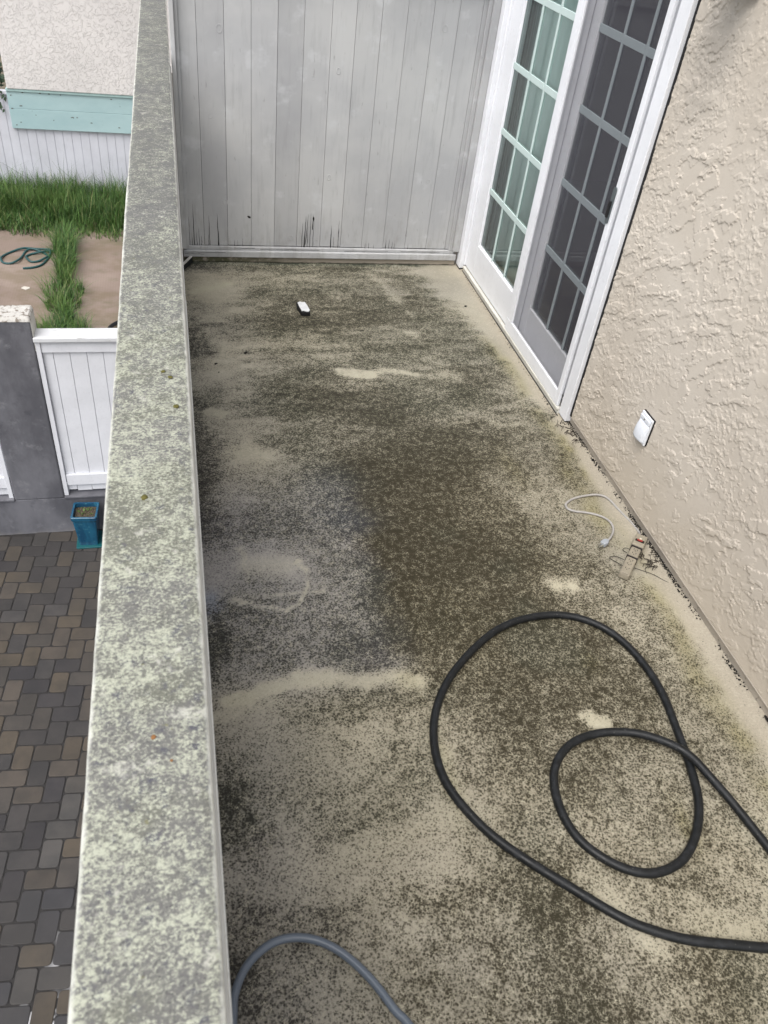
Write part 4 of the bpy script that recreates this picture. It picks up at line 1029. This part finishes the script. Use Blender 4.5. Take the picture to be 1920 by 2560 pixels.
o = blades('grass', np.stack([px, py, np.full_like(px, ZG)], 1), ht * .88, 1, GR, 1.15, .0046); o['label'] = 'long green grass growing along the foot of the far white board wall'
# weeds along the patio joint
def clump(cx_, cy_, rx, ry_, n, h0, h1):
    a = RNG.uniform(0, 2 * np.pi, n); r_ = np.sqrt(RNG.random(n))
    return np.stack([cx_ + rx * r_ * np.cos(a), cy_ + ry_ * r_ * np.sin(a), np.full(n, ZG)], 1), RNG.uniform(h0, h1, n)
CL = [(-1.62, 11.75, .15, .40, 800, .14, .36), (-1.56, 11.2, .13, .40, 650, .12, .34), (-1.55, 10.75, .09, .25, 420, .1, .30), (-1.53, 10.35, .26, .28, 330, .08, .32), (-1.50, 9.95, .22, .22, 330, .10, .30), (-1.45, 9.55, .10, .25, 420, .12, .30), (-1.45, 9.15, .34, .24, 1100, .10, .30), (-1.62, 8.95, .20, .16, 700, .08, .26), (-1.15, 9.0, .28, .14, 320, .05, .18)]
P_, H_ = zip(*[clump(*c) for c in CL])
o = blades('grass', np.concatenate(P_), np.concatenate(H_), 2, GR, 1.3, .0042); o['label'] = 'bright green grass tufts growing in the joint across the pink patio'

# green hose on the patio
bm = bmesh.new()
GH = [(-2.1, 11.03), (-1.97, 11.06), (-1.86, 11.17), (-1.8, 11.445), (-1.8, 11.59), (-1.86, 11.67), (-1.99, 11.67), (-2.16, 11.65), (-2.3, 11.57), (-2.39, 11.44), (-2.41, 11.3), (-2.37, 11.2), (-2.28, 11.18), (-2.19, 11.23), (-2.15, 11.42), (-2.13, 11.58), (-2.05, 11.64), (-1.92, 11.58), (-1.82, 11.445), (-1.85, 11.32), (-1.93, 11.26), (-2.02, 11.24), (-2.08, 11.32), (-2.1, 11.42), (-2.04, 11.5), (-1.91, 11.53), (-1.77, 11.62), (-1.6, 11.64)]
tube(bm, smooth_path(catmull([(x, y, ZG + .014 + .020 * (i % 3 == 1) * (i > 3)) for i, (x, y) in enumerate(GH)], 6), 3), .0145, 10)
o = link('garden_hose', mesh_bm(bm, 'garden_hose'), flat('green_vinyl', (.012, .060, .062), .4, .4)); setorigin(o, (-2.1, 11.4, ZG)); tag(o, 'dark green garden hose lying in loose coils on the pink patio', 'hose')
bm = bmesh.new(); prism(bm, [(-2.06, 10.45), (-2.0, 10.40), (-1.95, 10.44), (-1.96, 10.48), (-2.03, 10.50)], ZG + .001, ZG + .006)
bmesh.ops.recalc_face_normals(bm, faces=bm.faces)
o = link('paper_scrap', mesh_bm(bm, 'paper_scrap'), flat('pale_paper', (.5, .47, .42))); setorigin(o, (-2.0, 10.45, ZG)); tag(o, 'small pale scrap lying on the pink patio near the green hose', 'scrap')
# dark tub mostly hidden by the parapet
tb = thing('round_tub', 'round black tub on the patio behind the white panel, mostly hidden by the parapet', 'tub', (-.60, 9.10, ZG))
bm = bmesh.new(); prof = [(.30, .002), (.32, .09), (.335, .092), (.335, .107), (.318, .107), (.305, .05)]
rings = [[bm.verts.new((-.60 + r_ * math.cos(6.2832 * k_ / 40), 9.10 + r_ * math.sin(6.2832 * k_ / 40), ZG + z)) for k_ in range(40)] for r_, z in prof]
for a_, b_ in zip(rings[:-1], rings[1:]):
    for k_ in range(40): bm.faces.new([a_[k_], a_[(k_ + 1) % 40], b_[(k_ + 1) % 40], b_[k_]]).smooth = True
bm.faces.new(rings[0][::-1])
link('shell', mesh_bm(bm, 'shell'), DARK, tb)
bm = bmesh.new(); bm.faces.new([bm.verts.new((-.60 + .31 * math.cos(6.2832 * k_ / 40), 9.10 + .31 * math.sin(6.2832 * k_ / 40), ZG + .07)) for k_ in range(40)])
link('soil', mesh_bm(bm, 'soil'), s_.m, tb)

# ================================================================ BUILDING ACROSS THE PATIO
nb = thing('neighbour_building', 'pale stucco building with an aqua beam above a white board wall across the patio', 'building', (-.8, 13.8, ZG))
m = Mat('faded_white_boards', .7, .2)
k = m.mix(m.remap(m.noise(1.6, 5, .65), .3, .7), (.50, .505, .55), (.60, .605, .66))
k = m.mix(m.math('MULTIPLY', m.remap(m.noise(2.8, 5, .65, m.scalev(m.pos, (1, 1, .6))), .58, .74), .45), k, (.34, .35, .38))
m.color(k); m.bump(m.noise(40, 3), .1, .002); FB = m.m
bm = bmesh.new(); x = -5.0; rb = random.Random(9)
while x < 1.5:
    d_ = rb.uniform(-.002, .002); bx(bm, x + .003, x + .125, 13.78 + d_, 13.80 + d_, ZG - .02, -1.99 if x > -2.40 else -1.52); bx(bm, x - .006, x + .009, 13.792, 13.799, ZG - .02, -1.99 if x > -2.40 else -1.52); x += .128
link('board_wall', mesh_bm(bm, 'board_wall'), FB, nb)
boxes('fence_cap', FB, nb, [(-5.0, -2.372, 13.75, 13.84, -1.5195, -1.47)], .004)
m = Mat('aqua_beam_paint', .6, .25)
k = m.mix(m.remap(m.noise(2.2, 5, .65, m.scalev(m.pos, (.5, 1, 1))), .3, .7), (.32, .455, .475), (.385, .525, .54))
k = m.mix(m.math('MULTIPLY', m.remap(m.noise(9, 5, .7, m.scalev(m.pos, (.6, 1, 1))), .64, .74), .5), k, (.17, .28, .29))
k = m.mix(m.math('MULTIPLY', m.remap(m.noise(16, 3), .71, .74), .9), k, (.10, .09, .08))
m.color(k); m.bump(m.noise(25, 4), .15, .003)
bm_l = [(-2.372, 1.5, 13.735, 13.80, -1.98, -1.703), (-2.372, 1.5, 13.7365, 13.80, -1.7005, -1.462)]
beam = boxes('beam', m.m, nb, bm_l, .004)
boxes('beam_trim', paint('aqua_trim', (.40, .56, .55), .6, .08, .3, sc=8), nb, [(-2.372, 1.5, 13.715, 13.80, -1.4615, -1.425)], .004)
BARE = flat('bare_wood', (.10, .085, .07))
for (x, z) in [(-2.30, -1.93), (-2.24, -1.89), (-.82, -1.90), (-.9, -1.50), (-2.32, -1.52), (-2.15, -1.475), (-1.9, -1.472), (-1.78, -1.475), (-1.62, -1.48), (-2.2, -1.66), (-2.33, -1.70), (-1.22, -1.85)]:
    boxes('paint_flake', BARE, beam, [(x - .012 * rb.uniform(.5, 1.6), x + .012 * rb.uniform(.5, 1.6), 13.7335, 13.736, z - .005, z + .006)], 0)
FST = stucco_mat('pale_stucco', (.66, .635, .62), .75, 1.0, .04)
boxes('stucco', FST, nb, [(-2.350, 1.5, 13.70, 14.4, -1.4225, 3.0)], .006)
boxes('upper_slab', flat('soffit', (.35, .34, .33)), nb, [(-2.36, 1.5, 13.81, 16.5, -1.98, -1.445)], 0)

# leafy shrub beyond the far fence, with shoots hanging over it
sh = thing('leafy_shrub', 'dark leafy shrub spilling over the white fence left of the aqua beam', 'shrub', (-3.1, 14.3, ZG))
m = Mat('shrub_leaf', .5, .35); m.color(m.mix(m.noise(9, 3), (.012, .028, .018), (.04, .075, .035)))
bm = bmesh.new(); rl = random.Random(21)
for _ in range(2600):
    th_ = rl.uniform(0, 6.283); u_ = rl.uniform(-1, 1); r_ = rl.random() ** .4
    q = Vector((-3.15 + .95 * r_ * math.sqrt(1 - u_ * u_) * math.cos(th_), 14.45 + .55 * r_ * math.sqrt(1 - u_ * u_) * math.sin(th_), -.65 + 1.2 * r_ * u_))
    leaf(bm, q, (rl.uniform(-1, 1), rl.uniform(-1, .3), rl.uniform(-1, .4)), (rl.uniform(-.5, .5), -1, rl.uniform(0, 1)), rl.uniform(.06, .12), rl.uniform(.018, .03))
for _ in range(46):
    q = Vector((-2.42 + rl.uniform(-.35, .03), 13.73, rl.uniform(-1.72, -1.0)))
    leaf(bm, q, (rl.uniform(-.7, .7), -.1, rl.uniform(-1, -.1)), (rl.uniform(-.4, .4), -1, rl.uniform(.1, .6)), rl.uniform(.05, .10), rl.uniform(.016, .026))
link('crown', mesh_bm(bm, 'crown'), m.m, sh)
bm = bmesh.new()
for k_ in range(5):
    a = rl.uniform(0, 6.28); tube(bm, catmull([(-3.1, 14.4, ZG - .02), (-3.1 + .1 * math.cos(a), 14.4 + .08 * math.sin(a), -2.0), (-3.1 + .4 * math.cos(a), 14.42 + .25 * math.sin(a), -.9)], 5), .025, 7, taper=lambda t: 1 - .6 * t)
link('trunk', mesh_bm(bm, 'trunk'), TW, sh)

# unlink helper bookkeeping
for o in bpy.data.objects:
    if '_w' in o: del o['_w']
